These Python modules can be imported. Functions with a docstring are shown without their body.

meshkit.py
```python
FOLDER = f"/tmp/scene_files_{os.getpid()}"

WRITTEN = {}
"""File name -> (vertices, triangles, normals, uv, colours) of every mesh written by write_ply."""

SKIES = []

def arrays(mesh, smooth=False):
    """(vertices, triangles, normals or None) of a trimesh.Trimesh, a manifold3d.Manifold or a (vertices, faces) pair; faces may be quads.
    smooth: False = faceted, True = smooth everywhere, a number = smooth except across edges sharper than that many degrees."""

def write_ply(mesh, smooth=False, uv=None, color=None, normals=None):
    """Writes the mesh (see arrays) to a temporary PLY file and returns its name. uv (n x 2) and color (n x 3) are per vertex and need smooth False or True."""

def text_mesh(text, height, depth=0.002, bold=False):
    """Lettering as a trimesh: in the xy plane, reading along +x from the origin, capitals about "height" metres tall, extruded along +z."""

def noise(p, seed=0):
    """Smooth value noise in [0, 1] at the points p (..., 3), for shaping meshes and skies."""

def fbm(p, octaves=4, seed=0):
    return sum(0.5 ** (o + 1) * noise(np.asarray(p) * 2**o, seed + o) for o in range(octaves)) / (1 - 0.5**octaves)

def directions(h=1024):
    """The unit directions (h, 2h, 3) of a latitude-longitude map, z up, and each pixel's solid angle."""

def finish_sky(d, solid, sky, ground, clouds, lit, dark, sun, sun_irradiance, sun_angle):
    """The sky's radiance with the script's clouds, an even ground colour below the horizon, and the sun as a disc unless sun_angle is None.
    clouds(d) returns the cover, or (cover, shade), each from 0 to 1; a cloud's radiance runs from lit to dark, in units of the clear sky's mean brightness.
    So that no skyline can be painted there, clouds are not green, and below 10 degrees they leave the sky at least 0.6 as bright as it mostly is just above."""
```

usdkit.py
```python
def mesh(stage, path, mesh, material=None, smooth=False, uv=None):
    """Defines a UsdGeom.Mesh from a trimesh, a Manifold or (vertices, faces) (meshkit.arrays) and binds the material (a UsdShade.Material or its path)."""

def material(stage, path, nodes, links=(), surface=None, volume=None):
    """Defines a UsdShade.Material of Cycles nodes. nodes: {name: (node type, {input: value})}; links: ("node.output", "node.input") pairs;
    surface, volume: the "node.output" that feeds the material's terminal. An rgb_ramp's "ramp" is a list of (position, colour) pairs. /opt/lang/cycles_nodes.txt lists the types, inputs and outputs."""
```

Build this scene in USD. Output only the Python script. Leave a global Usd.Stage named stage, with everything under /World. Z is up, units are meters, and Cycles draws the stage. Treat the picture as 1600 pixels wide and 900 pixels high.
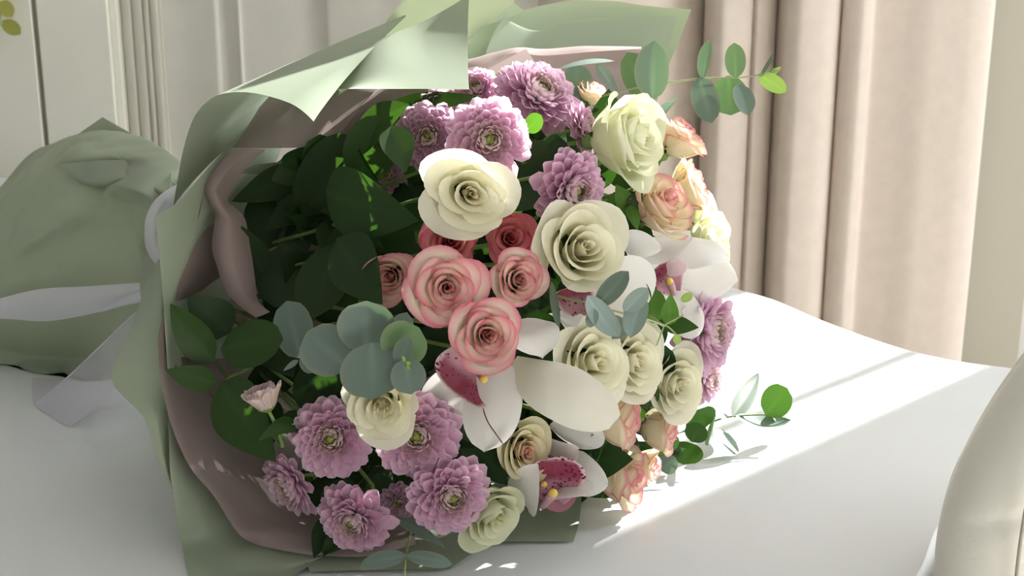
import math, random
import numpy as np
import trimesh, manifold3d, usdkit, meshkit
from scipy.interpolate import PchipInterpolator
from pxr import Usd, UsdGeom, UsdLux, UsdShade, Gf, Sdf, Vt

stage = Usd.Stage.CreateInMemory()
UsdGeom.SetStageUpAxis(stage, "Z")
UsdGeom.SetStageMetersPerUnit(stage, 1.0)
UsdGeom.Xform.Define(stage, "/World")
_T = Sdf.ValueTypeNames

# ------------------------------------------------------------------ camera
FPX, PITCH, TABLE = 2000.0, math.radians(15.0), 0.75
CAMH = 0.53
CAM = np.array([0.0, 0.0, TABLE + CAMH])
RIGHT = np.array([1.0, 0, 0])
FWD = np.array([0, math.cos(PITCH), -math.sin(PITCH)])
UP = np.array([0, math.sin(PITCH), math.cos(PITCH)])
cam = UsdGeom.Camera.Define(stage, "/World/camera")
cam.CreateHorizontalApertureAttr(36.0)
cam.CreateVerticalApertureAttr(20.25)
cam.CreateFocalLengthAttr(FPX / 1600 * 36.0)
cam.CreateFStopAttr(14.0)
cam.CreateFocusDistanceAttr(1.12)
cam.CreateClippingRangeAttr(Gf.Vec2f(0.02, 200))
cam.CreateExposureAttr(0.22)
cam.AddTransformOp().Set(Gf.Matrix4d(*RIGHT, 0, *UP, 0, *(-FWD), 0, *CAM, 1))

# ------------------------------------------------------------------ light
SUN_AZ, SUN_EL = math.radians(43.0), math.radians(30.0)
TO_SUN = np.array([math.cos(SUN_AZ) * math.cos(SUN_EL), math.sin(SUN_AZ) * math.cos(SUN_EL), math.sin(SUN_EL)])


def frame_z(z, hint=(0, 0, 1)):
    z = np.asarray(z, float); z = z / np.linalg.norm(z)
    x = np.cross(hint, z)
    if np.linalg.norm(x) < 1e-6:
        x = np.cross((0, 1, 0), z)
    x /= np.linalg.norm(x)
    return np.stack([x, np.cross(z, x), z])            # rows


sun = UsdLux.DistantLight.Define(stage, "/World/sunlight")
sun.CreateIntensityAttr(6.3)
sun.CreateAngleAttr(0.8); sun.CreateNormalizeAttr(True)
sun.CreateColorAttr(Gf.Vec3f(1.0, 0.985, 0.96))
R_ = frame_z(TO_SUN)
sun.AddTransformOp().Set(Gf.Matrix4d(*R_[0], 0, *R_[1], 0, *R_[2], 0, 0, 0, 5, 1))
dome = UsdLux.DomeLight.Define(stage, "/World/sky")
dome.CreateIntensityAttr(1.35)
dome.CreateColorAttr(Gf.Vec3f(0.92, 0.96, 1.0))
# lamp panel outside the unseen window, standing in for daylight from the back right
win = UsdLux.RectLight.Define(stage, "/World/unseen_window_light")
win.CreateWidthAttr(1.0); win.CreateHeightAttr(2.4)
win.CreateIntensityAttr(2.5)
win.CreateColorAttr(Gf.Vec3f(0.97, 0.985, 1.0))
R_ = frame_z((0.35, 1, 0.0))
win.AddTransformOp().Set(Gf.Matrix4d(*R_[0], 0, *R_[1], 0, *R_[2], 0, 2.1, 3.62, 1.45, 1))


# ------------------------------------------------------------------ helpers
def ray(px, py):
    return FWD + RIGHT * (px - 800) / FPX - UP * (py - 450) / FPX


def P(px, py, d):
    """The point of the place at depth d along the view axis behind a pixel of the photograph."""
    return CAM + ray(px, py) * d


def TD(py):
    return CAMH / -ray(800, py)[2]


def T(px, py, up=0.0015):
    """A point on the table top (up metres above it)."""
    r = ray(px, py)
    return CAM + r * (CAMH - up) / -r[2]


def V3(fx, fy, fz):
    """A direction given as right, down, towards the viewer."""
    v = RIGHT * fx - UP * fy - FWD * fz
    return v / np.linalg.norm(v)


names = {}


def uniq(parent, name):
    k = (parent, name); n = names.get(k, 0); names[k] = n + 1
    return f"{parent}/{name}" + (f"_{n:03d}" if n else "")


def tag(prim, label=None, cat=None, group=None, kind=None):
    for k, v in (("label", label), ("category", cat), ("group", group), ("kind", kind)):
        if v:
            prim.SetCustomDataByKey(k, v)


class Thing:
    def __init__(self, name, label=None, cat=None, loc=(0, 0, 0), group=None, kind=None):
        self.path = uniq("/World", name)
        self.loc = np.asarray(loc, float)
        x = UsdGeom.Xform.Define(stage, self.path)
        x.AddTranslateOp().Set(Gf.Vec3d(*map(float, loc)))
        tag(x.GetPrim(), label, cat, group, kind)

    def part(self, name, mesh, mat, pigment=None, smooth=True, label=None, kind=None, parent=None, uv=None):
        """mesh in world coordinates."""
        base = self.path
        if parent:
            base = parent
        if isinstance(mesh, (tuple, list)):
            v, f = mesh
        else:
            v, f, _ = meshkit.arrays(mesh)
        path = uniq(base, name)
        m = usdkit.mesh(stage, path, (np.asarray(v) - self.loc, f), LOOKS[mat], smooth=smooth)
        if pigment is not None:
            UsdGeom.PrimvarsAPI(m).CreatePrimvar("pigment", _T.Color3fArray, "vertex").Set(Vt.Vec3fArray.FromNumpy(np.asarray(pigment, np.float32)))
        tag(m.GetPrim(), label, None, None, kind)
        return path


def single(name, mesh, mat, label=None, cat=None, group=None, kind=None, smooth=True, pigment=None):
    if isinstance(mesh, (tuple, list)):
        v, f = mesh
    else:
        v, f, _ = meshkit.arrays(mesh)
    m = usdkit.mesh(stage, uniq("/World", name), (v, f), LOOKS[mat], smooth=smooth)
    if pigment is not None:
        UsdGeom.PrimvarsAPI(m).CreatePrimvar("pigment", _T.Color3fArray, "vertex").Set(Vt.Vec3fArray.FromNumpy(np.asarray(pigment, np.float32)))
    tag(m.GetPrim(), label, cat, group, kind)
    return m


_gf = {}


def grid_faces(n, m):
    if (n, m) not in _gf:
        i, j = np.meshgrid(np.arange(n - 1), np.arange(m - 1), indexing="ij")
        a = (i * m + j).ravel(); b = a + 1; c = a + m; d = c + 1
        _gf[(n, m)] = np.vstack([np.stack([a, b, d], 1), np.stack([a, d, c], 1)])
    return _gf[(n, m)]


def tube(points, radii, sides=7, caps=True):
    p = np.asarray(points, float)
    r = np.broadcast_to(radii, (len(p),))
    t = np.gradient(p, axis=0); t /= np.linalg.norm(t, axis=1, keepdims=True) + 1e-12
    a = np.cross(t[0], [0.3, 0.2, 0.93]); a /= np.linalg.norm(a)
    rows = []
    ang = np.arange(sides) * 2 * np.pi / sides
    for k in range(len(p)):
        a = a - t[k] * (a @ t[k]); a /= np.linalg.norm(a)
        b = np.cross(t[k], a)
        rows.append(p[k] + r[k] * (np.cos(ang)[:, None] * a + np.sin(ang)[:, None] * b))
    v = np.vstack(rows + [p[:1], p[-1:]])
    f = []
    n = len(p)
    for i in range(n - 1):
        for j in range(sides):
            q = [i * sides + j, i * sides + (j + 1) % sides, (i + 1) * sides + (j + 1) % sides, (i + 1) * sides + j]
            f += [[q[0], q[1], q[2]], [q[0], q[2], q[3]]]
    for j in range(sides):
        f.append([n * sides, (j + 1) % sides, j])
        f.append([n * sides + 1, (n - 1) * sides + j, (n - 1) * sides + (j + 1) % sides])
    return v, np.array(f)


def curve(pts, n=12):
    p = np.asarray(pts, float)
    if len(p) == 2:
        return p[0] + (p[1] - p[0]) * np.linspace(0, 1, n)[:, None]
    return PchipInterpolator(np.arange(len(p)), p, axis=0)(np.linspace(0, len(p) - 1, n))


def box(x0, x1, y0, y1, z0, z1, r=0.0):
    if r > 0:
        s = [trimesh.creation.icosphere(1, r)]
        pts = []
        for x in (x0 + r, x1 - r):
            for y in (y0 + r, y1 - r):
                for z in (z0 + r, z1 - r):
                    pts.append(s[0].vertices + [x, y, z])
        return trimesh.convex.convex_hull(np.vstack(pts))
    b = trimesh.creation.box([x1 - x0, y1 - y0, z1 - z0]); b.apply_translation([(x0 + x1) / 2, (y0 + y1) / 2, (z0 + z1) / 2])
    return b


def join(meshes):
    vs, fs, n = [], [], 0
    for m in meshes:
        v, f = m if isinstance(m, (tuple, list)) else (m.vertices, m.faces)
        vs.append(v); fs.append(np.asarray(f) + n); n += len(v)
    return np.vstack(vs), np.vstack(fs)


def mix(a, b, t):
    t = np.clip(t, 0, 1)[..., None]
    return np.asarray(a) * (1 - t) + np.asarray(b) * t


def sm(x, a, b):
    t = np.clip((np.asarray(x, float) - a) / (b - a), 0, 1)
    return t * t * (3 - 2 * t)


# ------------------------------------------------------------------ materials
UsdGeom.Scope.Define(stage, "/World/Looks")
LOOKS = {}


def mat(name, nodes, links, surface):
    LOOKS[name] = usdkit.material(stage, f"/World/Looks/{name}", nodes, links, surface=surface)


def plain(name, color, rough=0.6, bump=None, var=0.0, vscale=6.0, spec=0.5, **kw):
    nodes = {"tc": ("texture_coordinate", {}), "p": ("principled_bsdf", {"base_color": color, "roughness": rough, "specular_ior_level": spec, **kw})}
    links = []
    if var:
        c = np.array(color)
        nodes["n"] = ("noise_texture", {"scale": vscale, "detail": 4.0})
        nodes["r"] = ("rgb_ramp", {"ramp": [(0.3, tuple(c * (1 - var))), (0.7, tuple(np.minimum(c * (1 + var), 1)))]})
        links += [("tc.object", "n.vector"), ("n.fac", "r.fac"), ("r.color", "p.base_color")]
    if bump:
        scale, strength = bump[:2]
        nodes["m"] = ("mapping", {"scale": bump[2] if len(bump) > 2 else (1, 1, 1)})
        nodes["bn"] = ("noise_texture", {"scale": scale, "detail": 3.0})
        nodes["b"] = ("bump", {"strength": strength, "distance": 0.002})
        links += [("tc.object", "m.vector"), ("m.vector", "bn.vector"), ("bn.fac", "b.height"), ("b.normal", "p.normal")]
    mat(name, nodes, links, "p.BSDF")


def thin(name, color=None, trans=0.3, tint=(1, 1, 1), rough=0.5, spec=0.4, bump=(60, 0.15), see=0.0, spots=None, vein=None):
    """A thin leaf, petal or paper: pigment from the mesh where color is None; part of the light passes through."""
    nodes = {"tc": ("texture_coordinate", {}), "p": ("principled_bsdf", {"roughness": rough, "specular_ior_level": spec}),
             "t": ("translucent_bsdf", {}), "x": ("mix_closure", {"fac": trans}),
             "tm": ("mix_color", {"blend_type": "multiply", "fac": 1.0, "b": tint}),
             "bn": ("noise_texture", {"scale": bump[0], "detail": 3.0}), "b": ("bump", {"strength": bump[1], "distance": 0.002})}
    links = [("tc.object", "bn.vector"), ("bn.fac", "b.height"), ("b.normal", "p.normal"),
             ("p.BSDF", "x.closure1"), ("t.BSDF", "x.closure2"), ("tm.result", "t.color")]
    if color is None:
        nodes["c"] = ("attribute", {"attribute": "pigment"})
        src = "c.color"
    else:
        c = np.array(color)
        nodes["cn"] = ("noise_texture", {"scale": 3.0, "detail": 4.0})
        nodes["c"] = ("rgb_ramp", {"ramp": [(0.3, tuple(c * 0.95)), (0.7, tuple(np.minimum(c * 1.05, 1)))]})
        links += [("tc.object", "cn.vector"), ("cn.fac", "c.fac")]
        src = "c.color"
    if spots:
        nodes["vo"] = ("voronoi_texture", {"scale": spots[0], "randomness": 1.0})
        nodes["vn"] = ("noise_texture", {"scale": spots[0] * 0.22, "detail": 2.0})
        nodes["va"] = ("math", {"math_type": "multiply_add", "value2": -0.9, "value3": spots[1]})
        nodes["vs"] = ("math", {"math_type": "add"})
        nodes["vr"] = ("rgb_ramp", {"ramp": [(0.40, (0, 0, 0)), (0.50, (1, 1, 1))]})

        nodes["mx"] = ("mix_color", {"blend_type": "mix", "a": spots[2]})
        links += [("tc.object", "vo.vector"), ("tc.object", "vn.vector"), ("vn.fac", "va.value1"), ("va.value", "vs.value1"), ("vo.distance", "vs.value2"),
                  ("vs.value", "vr.fac"), ("vr.color", "mx.fac"), (src, "mx.b")]
        src = "mx.result"
    links += [(src, "p.base_color"), (src, "tm.a")]
    out = "x.closure"
    if see:
        nodes["tr"] = ("transparent_bsdf", {}); nodes["y"] = ("mix_closure", {"fac": see})
        links += [("x.closure", "y.closure1"), ("tr.BSDF", "y.closure2")]
        out = "y.closure"
    mat(name, nodes, links, out)


plain("table_white", (0.85, 0.865, 0.875), 0.32, var=0.01, spec=0.35)
plain("floor_oak", (0.40, 0.36, 0.31), 0.5, var=0.15, vscale=4)
plain("wall_paint", (0.66, 0.645, 0.60), 0.8, bump=(200, 0.1))
plain("ceiling_white", (0.82, 0.82, 0.80), 0.8)
plain("wall_neutral", (0.54, 0.54, 0.53), 0.8)
plain("reveal_paint", (0.46, 0.43, 0.34), 0.8, bump=(200, 0.1))
plain("cabinet_cream", (0.87, 0.84, 0.73), 0.45, var=0.015, spec=0.3)
plain("gap_dark", (0.50, 0.48, 0.40), 0.7)
plain("flute_paint", (0.60, 0.57, 0.48), 0.6)
plain("frame_white", (0.8, 0.8, 0.78), 0.5)
plain("linen_beige", (0.70, 0.605, 0.525), 0.9, bump=(500, 0.35, (1.0, 1.0, 0.5)), var=0.03, vscale=30, spec=0.1)
plain("sheer_grey", (0.65, 0.62, 0.55), 0.9, bump=(400, 0.2, (1, 1, 0.15)), var=0.03, vscale=12, spec=0.1)
plain("leather", (0.80, 0.78, 0.70), 0.48, bump=(140, 0.25), spec=0.4)
plain("thread", (0.45, 0.43, 0.36), 0.7)
plain("stem_green", (0.16, 0.25, 0.07), 0.5, var=0.15, vscale=40)
plain("stem_pale", (0.36, 0.44, 0.20), 0.5)
plain("anther", (0.75, 0.52, 0.10), 0.5, var=0.1, vscale=80)
plain("disc_green", (0.24, 0.26, 0.05), 0.8, bump=(500, 0.8), var=0.3, vscale=300)
plain("crack_brown", (0.10, 0.035, 0.02), 0.8)
plain("chair_leg", (0.62, 0.60, 0.55), 0.35)
thin("petal", None, 0.42, rough=0.55, spec=0.25, bump=(90, 0.12))
thin("petal_mum", None, 0.42, rough=0.6, spec=0.2, bump=(120, 0.1))
thin("sepal_orchid", None, 0.18, rough=0.42, spec=0.35, bump=(120, 0.08))
thin("lip_orchid", None, 0.15, rough=0.45, spec=0.3, bump=(120, 0.15), spots=(230.0, 0.66, (0.16, 0.008, 0.045)))
thin("leaf", None, 0.30, tint=(1.25, 1.55, 0.4), rough=0.48, spec=0.3, bump=(50, 0.12))
thin("leaf_grey", None, 0.10, tint=(1.0, 1.3, 0.6), rough=0.55, spec=0.3, bump=(80, 0.1))
thin("paper_green", (0.345, 0.40, 0.30), 0.07, tint=(1.5, 1.5, 0.9), rough=0.48, spec=0.35, bump=(8, 0.12))
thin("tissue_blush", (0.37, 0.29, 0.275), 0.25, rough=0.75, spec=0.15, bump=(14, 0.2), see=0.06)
thin("ribbon_sheer", (0.88, 0.87, 0.95), 0.3, rough=0.5, spec=0.3, bump=(300, 0.1), see=0.22)
thin("ribbon_tail", (0.74, 0.71, 0.78), 0.3, rough=0.5, spec=0.3, bump=(300, 0.1), see=0.52)
mat("glass", {"tr": ("transparent_bsdf", {"color": (0.97, 0.98, 0.98)}), "g": ("glossy_bsdf", {"roughness": 0.02}), "x": ("mix_closure", {"fac": 0.05})},
    [("tr.BSDF", "x.closure1"), ("g.BSDF", "x.closure2")], "x.closure")

# ------------------------------------------------------------------ the room
YB = 3.36                                        # the back wall
single("floor", box(-3.2, 3.6, -1.38, YB + 0.1, -0.05, 0.0), "floor_oak", "pale brown wooden floor", kind="structure", smooth=False)
W0, W1, W2, W3 = 1.920, 2.598, 2.817, 2.890           # the window's openings behind the right-hand curtain's end
ZW0, ZW1 = 0.35, 3.25
wall = join([box(-3.2, W0 - 0.05, YB, YB + 0.12, 0, 3.5), box(W3 + 0.05, 3.6, YB, YB + 0.12, 0, 3.5),
             box(W0 - 0.05, W3 + 0.05, YB, YB + 0.12, 0, ZW0 - 0.05), box(W0 - 0.05, W3 + 0.05, YB, YB + 0.12, ZW1 + 0.05, 3.5)])
single("unseen_wall_front", box(-3.3, 3.7, -1.5, -1.38, 0, 3.5), "wall_neutral", "unseen pale wall behind the viewer, placed to dim light from the front", kind="structure", smooth=False)  # out of view, placed to cut the light from the front
single("unseen_wall_left", box(-3.32, -3.2, -1.5, YB, 0, 3.5), "wall_neutral", "unseen pale wall at the left end of the room, placed to keep light out", kind="structure", smooth=False)  # out of view, closes off light from the left
single("wall_right", join([box(3.6, 3.72, 2.5, YB + .12, 0, 3.5), box(3.6, 3.72, -1.5, 0.5, 0, 3.5)]), "wall_neutral", "unseen pale wall at the right end of the room, its gap letting skylight in", kind="structure", smooth=False)  # out of view; its gap lets skylight in from the right
single("ceiling", box(-3.32, 3.7, -1.5, YB + .12, 3.5, 3.6), "ceiling_white", "unseen white ceiling of the room, placed to keep sun and sky out", kind="structure", smooth=False)  # out of view, keeps sun and sky from coming in overhead
single("wall_back", wall, "wall_paint", "olive beige painted wall behind the curtains", kind="structure", smooth=False)
wd = Thing("window_1", "white framed window letting the sun in beside the curtain", None, (W0, YB, ZW0), kind="structure")
wd.part("window_frame", join([box(W0 - 0.05, W0, YB + .02, YB + .09, ZW0 - .05, ZW1 + .05), box(W3, W3 + .05, YB + .02, YB + .09, ZW0 - .05, ZW1 + .05),
                              box(W0, W3, YB + .02, YB + .09, ZW0 - .05, ZW0), box(W0, W3, YB + .02, YB + .09, ZW1, ZW1 + .05)]), "frame_white", smooth=False)
wd.part("mullion", box(W1, W2, YB + .02, YB + .09, ZW0, ZW1), "frame_white", smooth=False)
wd.part("glazing_bar", box(2.423, 2.449, YB + .03, YB + .07, ZW0, ZW1), "frame_white", smooth=False)
wd.part("pane", box(W0, 2.423, YB + .05, YB + .055, ZW0, ZW1), "glass", smooth=False)
wd.part("pane", box(2.449, W1, YB + .05, YB + .055, ZW0, ZW1), "glass", smooth=False)
wd.part("pane", box(W2, W3, YB + .05, YB + .055, ZW0, ZW1), "glass", smooth=False)


def bx(px, y):
    """world x where the plane y of the room is seen at pixel column px (near the picture's top)."""
    d = y * math.cos(PITCH) + (1.15 - CAM[2]) * -math.sin(PITCH)
    return (px - 800) / FPX * d


# cabinet on the left
YC = 3.05
cx0, cgap, cx1 = bx(-330, YC), bx(53, YC), bx(168, YC)
cb = Thing("cabinet", "tall cream cabinet with a narrow dark gap between its two flat doors", "cabinet", (cx0, YC, 0))
cb.part("body", box(cx0, cx1, YC + 0.012, YB - 0.005, 0, 2.4), "gap_dark", smooth=False)
cb.part("side_panel", box(cx1 - 0.004, cx1 + 0.014, YC + 0.012, YB - 0.005, 0, 2.4), "cabinet_cream", smooth=False)
cb.part("door", box(cx0, cgap - 0.006, YC - 0.008, YC + 0.012, 0.06, 2.38, 0.003), "cabinet_cream", smooth=30)
cb.part("door", box(cgap + 0.006, cx1, YC - 0.008, YC + 0.012, 0.06, 2.38, 0.003), "cabinet_cream", smooth=30)
# fluted panel
YF = 3.065
fl = Thing("fluted_panel", "olive grey fluted wall panel between the cream cabinet and the pale curtain", "wall panel", (bx(168, YF), YF, 0))
fl.part("backing", box(cx1 + 0.014, bx(245, YF), YF + 0.02, YB - 0.005, 0, 2.6), "flute_paint", smooth=False)
edges = [172, 184, 201, 219, 229, 243]
for a, b in zip(edges[:-1], edges[1:]):
    x0, x1 = bx(a, YF), bx(b, YF)
    th = np.linspace(0, math.pi, 9)
    prof = np.stack([(x0 + x1) / 2 - np.cos(th) * (x1 - x0) * 0.49, YF + 0.02 - np.sin(th) ** 0.6 * 0.007], 1)
    v = np.vstack([np.c_[prof, np.full(9, 0.0)], np.c_[prof, np.full(9, 2.6)]])
    fl.part("slat", (v, grid_faces(2, 9)), "flute_paint")


def curtain_sheet(profile, z0, z1, wav=0.004, seed=0, n=None):
    """profile: [(x, y)] dense polyline in plan; hangs from z1 to z0 with slight sway."""
    p = np.asarray(profile)
    zs = np.linspace(z0, z1, 40)
    V = np.zeros((len(zs), len(p), 3))
    s = np.r_[0, np.cumsum(np.linalg.norm(np.diff(p, axis=0), axis=1))]
    for i, z in enumerate(zs):
        q = np.stack([s * 6, np.full_like(s, z * 1.6), np.full_like(s, seed)], 1)
        V[i, :, 0] = p[:, 0] + (meshkit.noise(q, seed) - .5) * wav
        V[i, :, 1] = p[:, 1] + (meshkit.noise(q + 7.3, seed + 1) - .5) * wav * 2
        V[i, :, 2] = z
    return V.reshape(-1, 3), grid_faces(len(zs), len(p))


def pleats(knots, y, n=10):
    """knots: (px, offset towards the room); smooth polyline in plan, may fold back on itself."""
    k = np.array([(bx(px, y), y - o) for px, o in knots])
    return curve(k, n * len(k))


sheer = pleats([(243, 0.0000), (246, 0.0165), (252, 0.0193), (290, 0.0154), (335, 0.0176), (343, 0.0083), (350, 0.0066), (366, 0.0121), (374, 0.0165), (378, 0.0088), (400, 0.0044), (440, 0.0000), (480, -0.0055), (505, 0.0033),
                (515, 0.0110), (560, 0.0132), (600, 0.0099), (640, 0.0132), (690, 0.0055), (760, 0.0110), (800, 0.0000), (860, 0.0110), (900, 0.0000)], 3.12)
single("curtain", curtain_sheet(sheer, 0.02, 3.2, seed=3), "sheer_grey", "pale grey curtain in soft folds behind the wrapped bouquet", "curtain")
beige = pleats([(840, .0), (870, .05), (930, .07), (990, .05), (1040, .02), (1085, -.03), (1110, -.07), (1104, -.01), (1110, .05), (1125, .07), (1150, .06), (1172, .035), (1182, -.02), (1176, -.04), (1172, .0),
                (1180, .045), (1195, .04), (1215, .0), (1224, -.05), (1217, .0), (1219, .07), (1240, .10), (1275, .09), (1302, .06), (1311, .035), (1309, .05), (1318, .075),
                (1335, .085), (1350, .07), (1362, .045), (1400, .055), (1450, .07), (1500, .07), (1535, .055), (1547, .035), (1552, .01), (1545, -.01)], 3.12)
single("curtain", curtain_sheet(beige, 0.02, 3.2, seed=9), "linen_beige", "beige linen curtain hanging in deep vertical pleats on the right", "curtain")
# a narrow return of the wall beside the curtain
single("wall_right", box(bx(1553, 3.2), bx(1553, 3.2) + 0.16, 3.22, YB, 0, 3.5), "reveal_paint", "olive grey wall edge beside the beige curtain", kind="structure", smooth=False)
rod = join([tube([(-1.05, 3.13, 3.24), (1.32, 3.13, 3.24)], 0.012, 10)])
single("curtain_rod", rod, "frame_white", "white rod that carries both curtains above the window", "curtain rod")

# ------------------------------------------------------------------ table
out_px = [(-420, 279), (-200, 276), (0, 275), (250, 286), (500, 303), (760, 336), (960, 383), (1080, 420), (1155, 448), (1210, 464), (1260, 485), (1310, 505), (1365, 525), (1420, 542),
          (1480, 556), (1530, 564), (1575, 569), (1625, 580), (1655, 610), (1650, 670), (1548, 760), (1482, 830), (1458, 895), (1370, 985), (1240, 1100), (1150, 1230), (900, 1330), (600, 1330), (300, 1290)]
op = np.array([T(*q)[:2] for q in out_px])
op = np.vstack([op, [(-0.9, 0.78), (-1.7, 0.95), (-2.1, 1.6), (-2.15, 2.4), (-1.95, 2.9)]])
from scipy.interpolate import CubicSpline
seg = np.r_[0, np.cumsum(np.linalg.norm(np.diff(np.vstack([op, op[:1]]), axis=0), axis=1) ** 0.6)]
cs = CubicSpline(seg, np.vstack([op, op[:1]]), bc_type="periodic")
loop = cs(np.linspace(0, seg[-1], 260, endpoint=False))
from shapely.geometry import Polygon
poly = Polygon(loop).buffer(0)
rings = []
for inset, z in ((0.012, TABLE - 0.035), (0.002, TABLE - 0.028), (0.0, TABLE - 0.018), (0.002, TABLE - 0.006), (0.006, TABLE - 0.0015), (0.012, TABLE)):
    nrm = np.roll(loop, -1, 0) - np.roll(loop, 1, 0)
    nrm = np.stack([nrm[:, 1], -nrm[:, 0]], 1); nrm /= np.linalg.norm(nrm, axis=1, keepdims=True)
    sgn = -1 if Polygon(loop).exterior.is_ccw else 1
    rings.append(np.c_[loop + sgn * nrm * inset, np.full(len(loop), z)])
rings = np.array(rings); n = len(loop)
v = rings.reshape(-1, 3); f = []
for i in range(len(rings) - 1):
    for j in range(n):
        a, b = i * n + j, i * n + (j + 1) % n
        f += [[a, b, b + n], [a, b + n, a + n]]
top2 = trimesh.creation.triangulate_polygon(Polygon(rings[-1][:, :2]), engine="earcut")
bot2 = trimesh.creation.triangulate_polygon(Polygon(rings[0][:, :2]), engine="earcut")
table = Thing("table", "large white lacquered table with a curved edge under the bouquet", "table", (0.0, 1.8, 0))
table.part("tabletop", join([(v, np.array(f)), (np.c_[top2[0], np.full(len(top2[0]), TABLE)], top2[1]), (np.c_[bot2[0], np.full(len(bot2[0]), TABLE - .035)], bot2[1][:, ::-1])]), "table_white", smooth=35)
for (x, y) in ((-1.6, 1.3), (-1.6, 2.5), (0.1, 1.9), (-0.1, 1.0)):
    c = trimesh.creation.revolve([(0, 0), (.04, 0), (.045, .02), (.03, .06), (.028, .5), (.05, .7), (.05, TABLE - .035), (0, TABLE - .035)], sections=20)
    c.apply_translation((x, y, 0))
    table.part("leg", c, "table_white", smooth=35)

# ------------------------------------------------------------------ chair
def padded(outline, depth, bulge, n_in=7):
    """A cushion from an outline (k x 3, in its own plane), thickness `depth` along nrm both ways."""
    pass


ch = Thing("chair", "white leather padded chair with a rounded back at the table's right end", "chair", (0.55, 0.9, 0))
# backrest: outline given in its own plane (s across, t up), tilted back a little
BL = np.array([0.335, 0.93, 0.48]); ES = np.array([0.93, 0.34, 0.0]); ES /= np.linalg.norm(ES)
EN = np.array([ES[1], -ES[0], 0.10]); EN /= np.linalg.norm(EN); ET = np.cross(EN, ES) * -1
if ET[2] < 0: ET = -ET


def backrest(outl, thick, off, puff=1.0):
    o = np.asarray(outl, float); c = o.mean(0)
    k = len(o); rows = []
    lev = [(0.0, 0.0), (0.25, 0.55), (0.5, 0.8), (0.75, 0.93), (0.9, 0.985), (0.97, 1.0)]
    scale = []
    for s_, z_ in [(1 - .16 * (1 - math.cos(a)), math.sin(a)) for a in np.linspace(-math.pi / 2, math.pi / 2, 13)]:
        ring = c + (o - c) * s_
        rows.append(np.c_[ring, np.full(k, z_ * thick / 2)])
    front = rows[-1]; V = list(rows)
    for q in np.linspace(0.96, 0.06, 26):
        ring = c + (front[:, :2] - c) * q
        V.append(np.c_[ring, np.full(k, thick / 2 + puff * 0.012 * (1 - q ** 2))])
    back = rows[0]; W = []
    for q in (0.1, 0.3, 0.55, 0.8):
        ring = c + (back[:, :2] - c) * q
        W.append(np.c_[ring, np.full(k, -thick / 2 - puff * 0.006 * (1 - q ** 2))])
    A = np.array(W + V); m = len(A)
    v = A.reshape(-1, 3); f = []
    for i in range(m - 1):
        for j in range(k):
            a, b = i * k + j, i * k + (j + 1) % k
            f += [[a, b, b + k], [a, b + k, a + k]]
    v = np.vstack([v, [*c, A[0, 0, 2]], [*c, A[-1, 0, 2]]])
    for j in range(k):
        f.append([m * k, (j + 1) % k, j]); f.append([m * k + 1, (m - 1) * k + j, (m - 1) * k + (j + 1) % k])
    crease = 0.007 * np.exp(-((v[:, 1] - CRT - 0.30 * (v[:, 0] - CRX)) / 0.007) ** 2) * sm(v[:, 0], CRX - .02, CRX + .03)
    z = v[:, 2] - np.where(v[:, 2] > 0, crease, 0) + off
    return BL + v[:, :1] * ES + v[:, 1:2] * ET + z[:, None] * EN, np.array(f)


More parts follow.
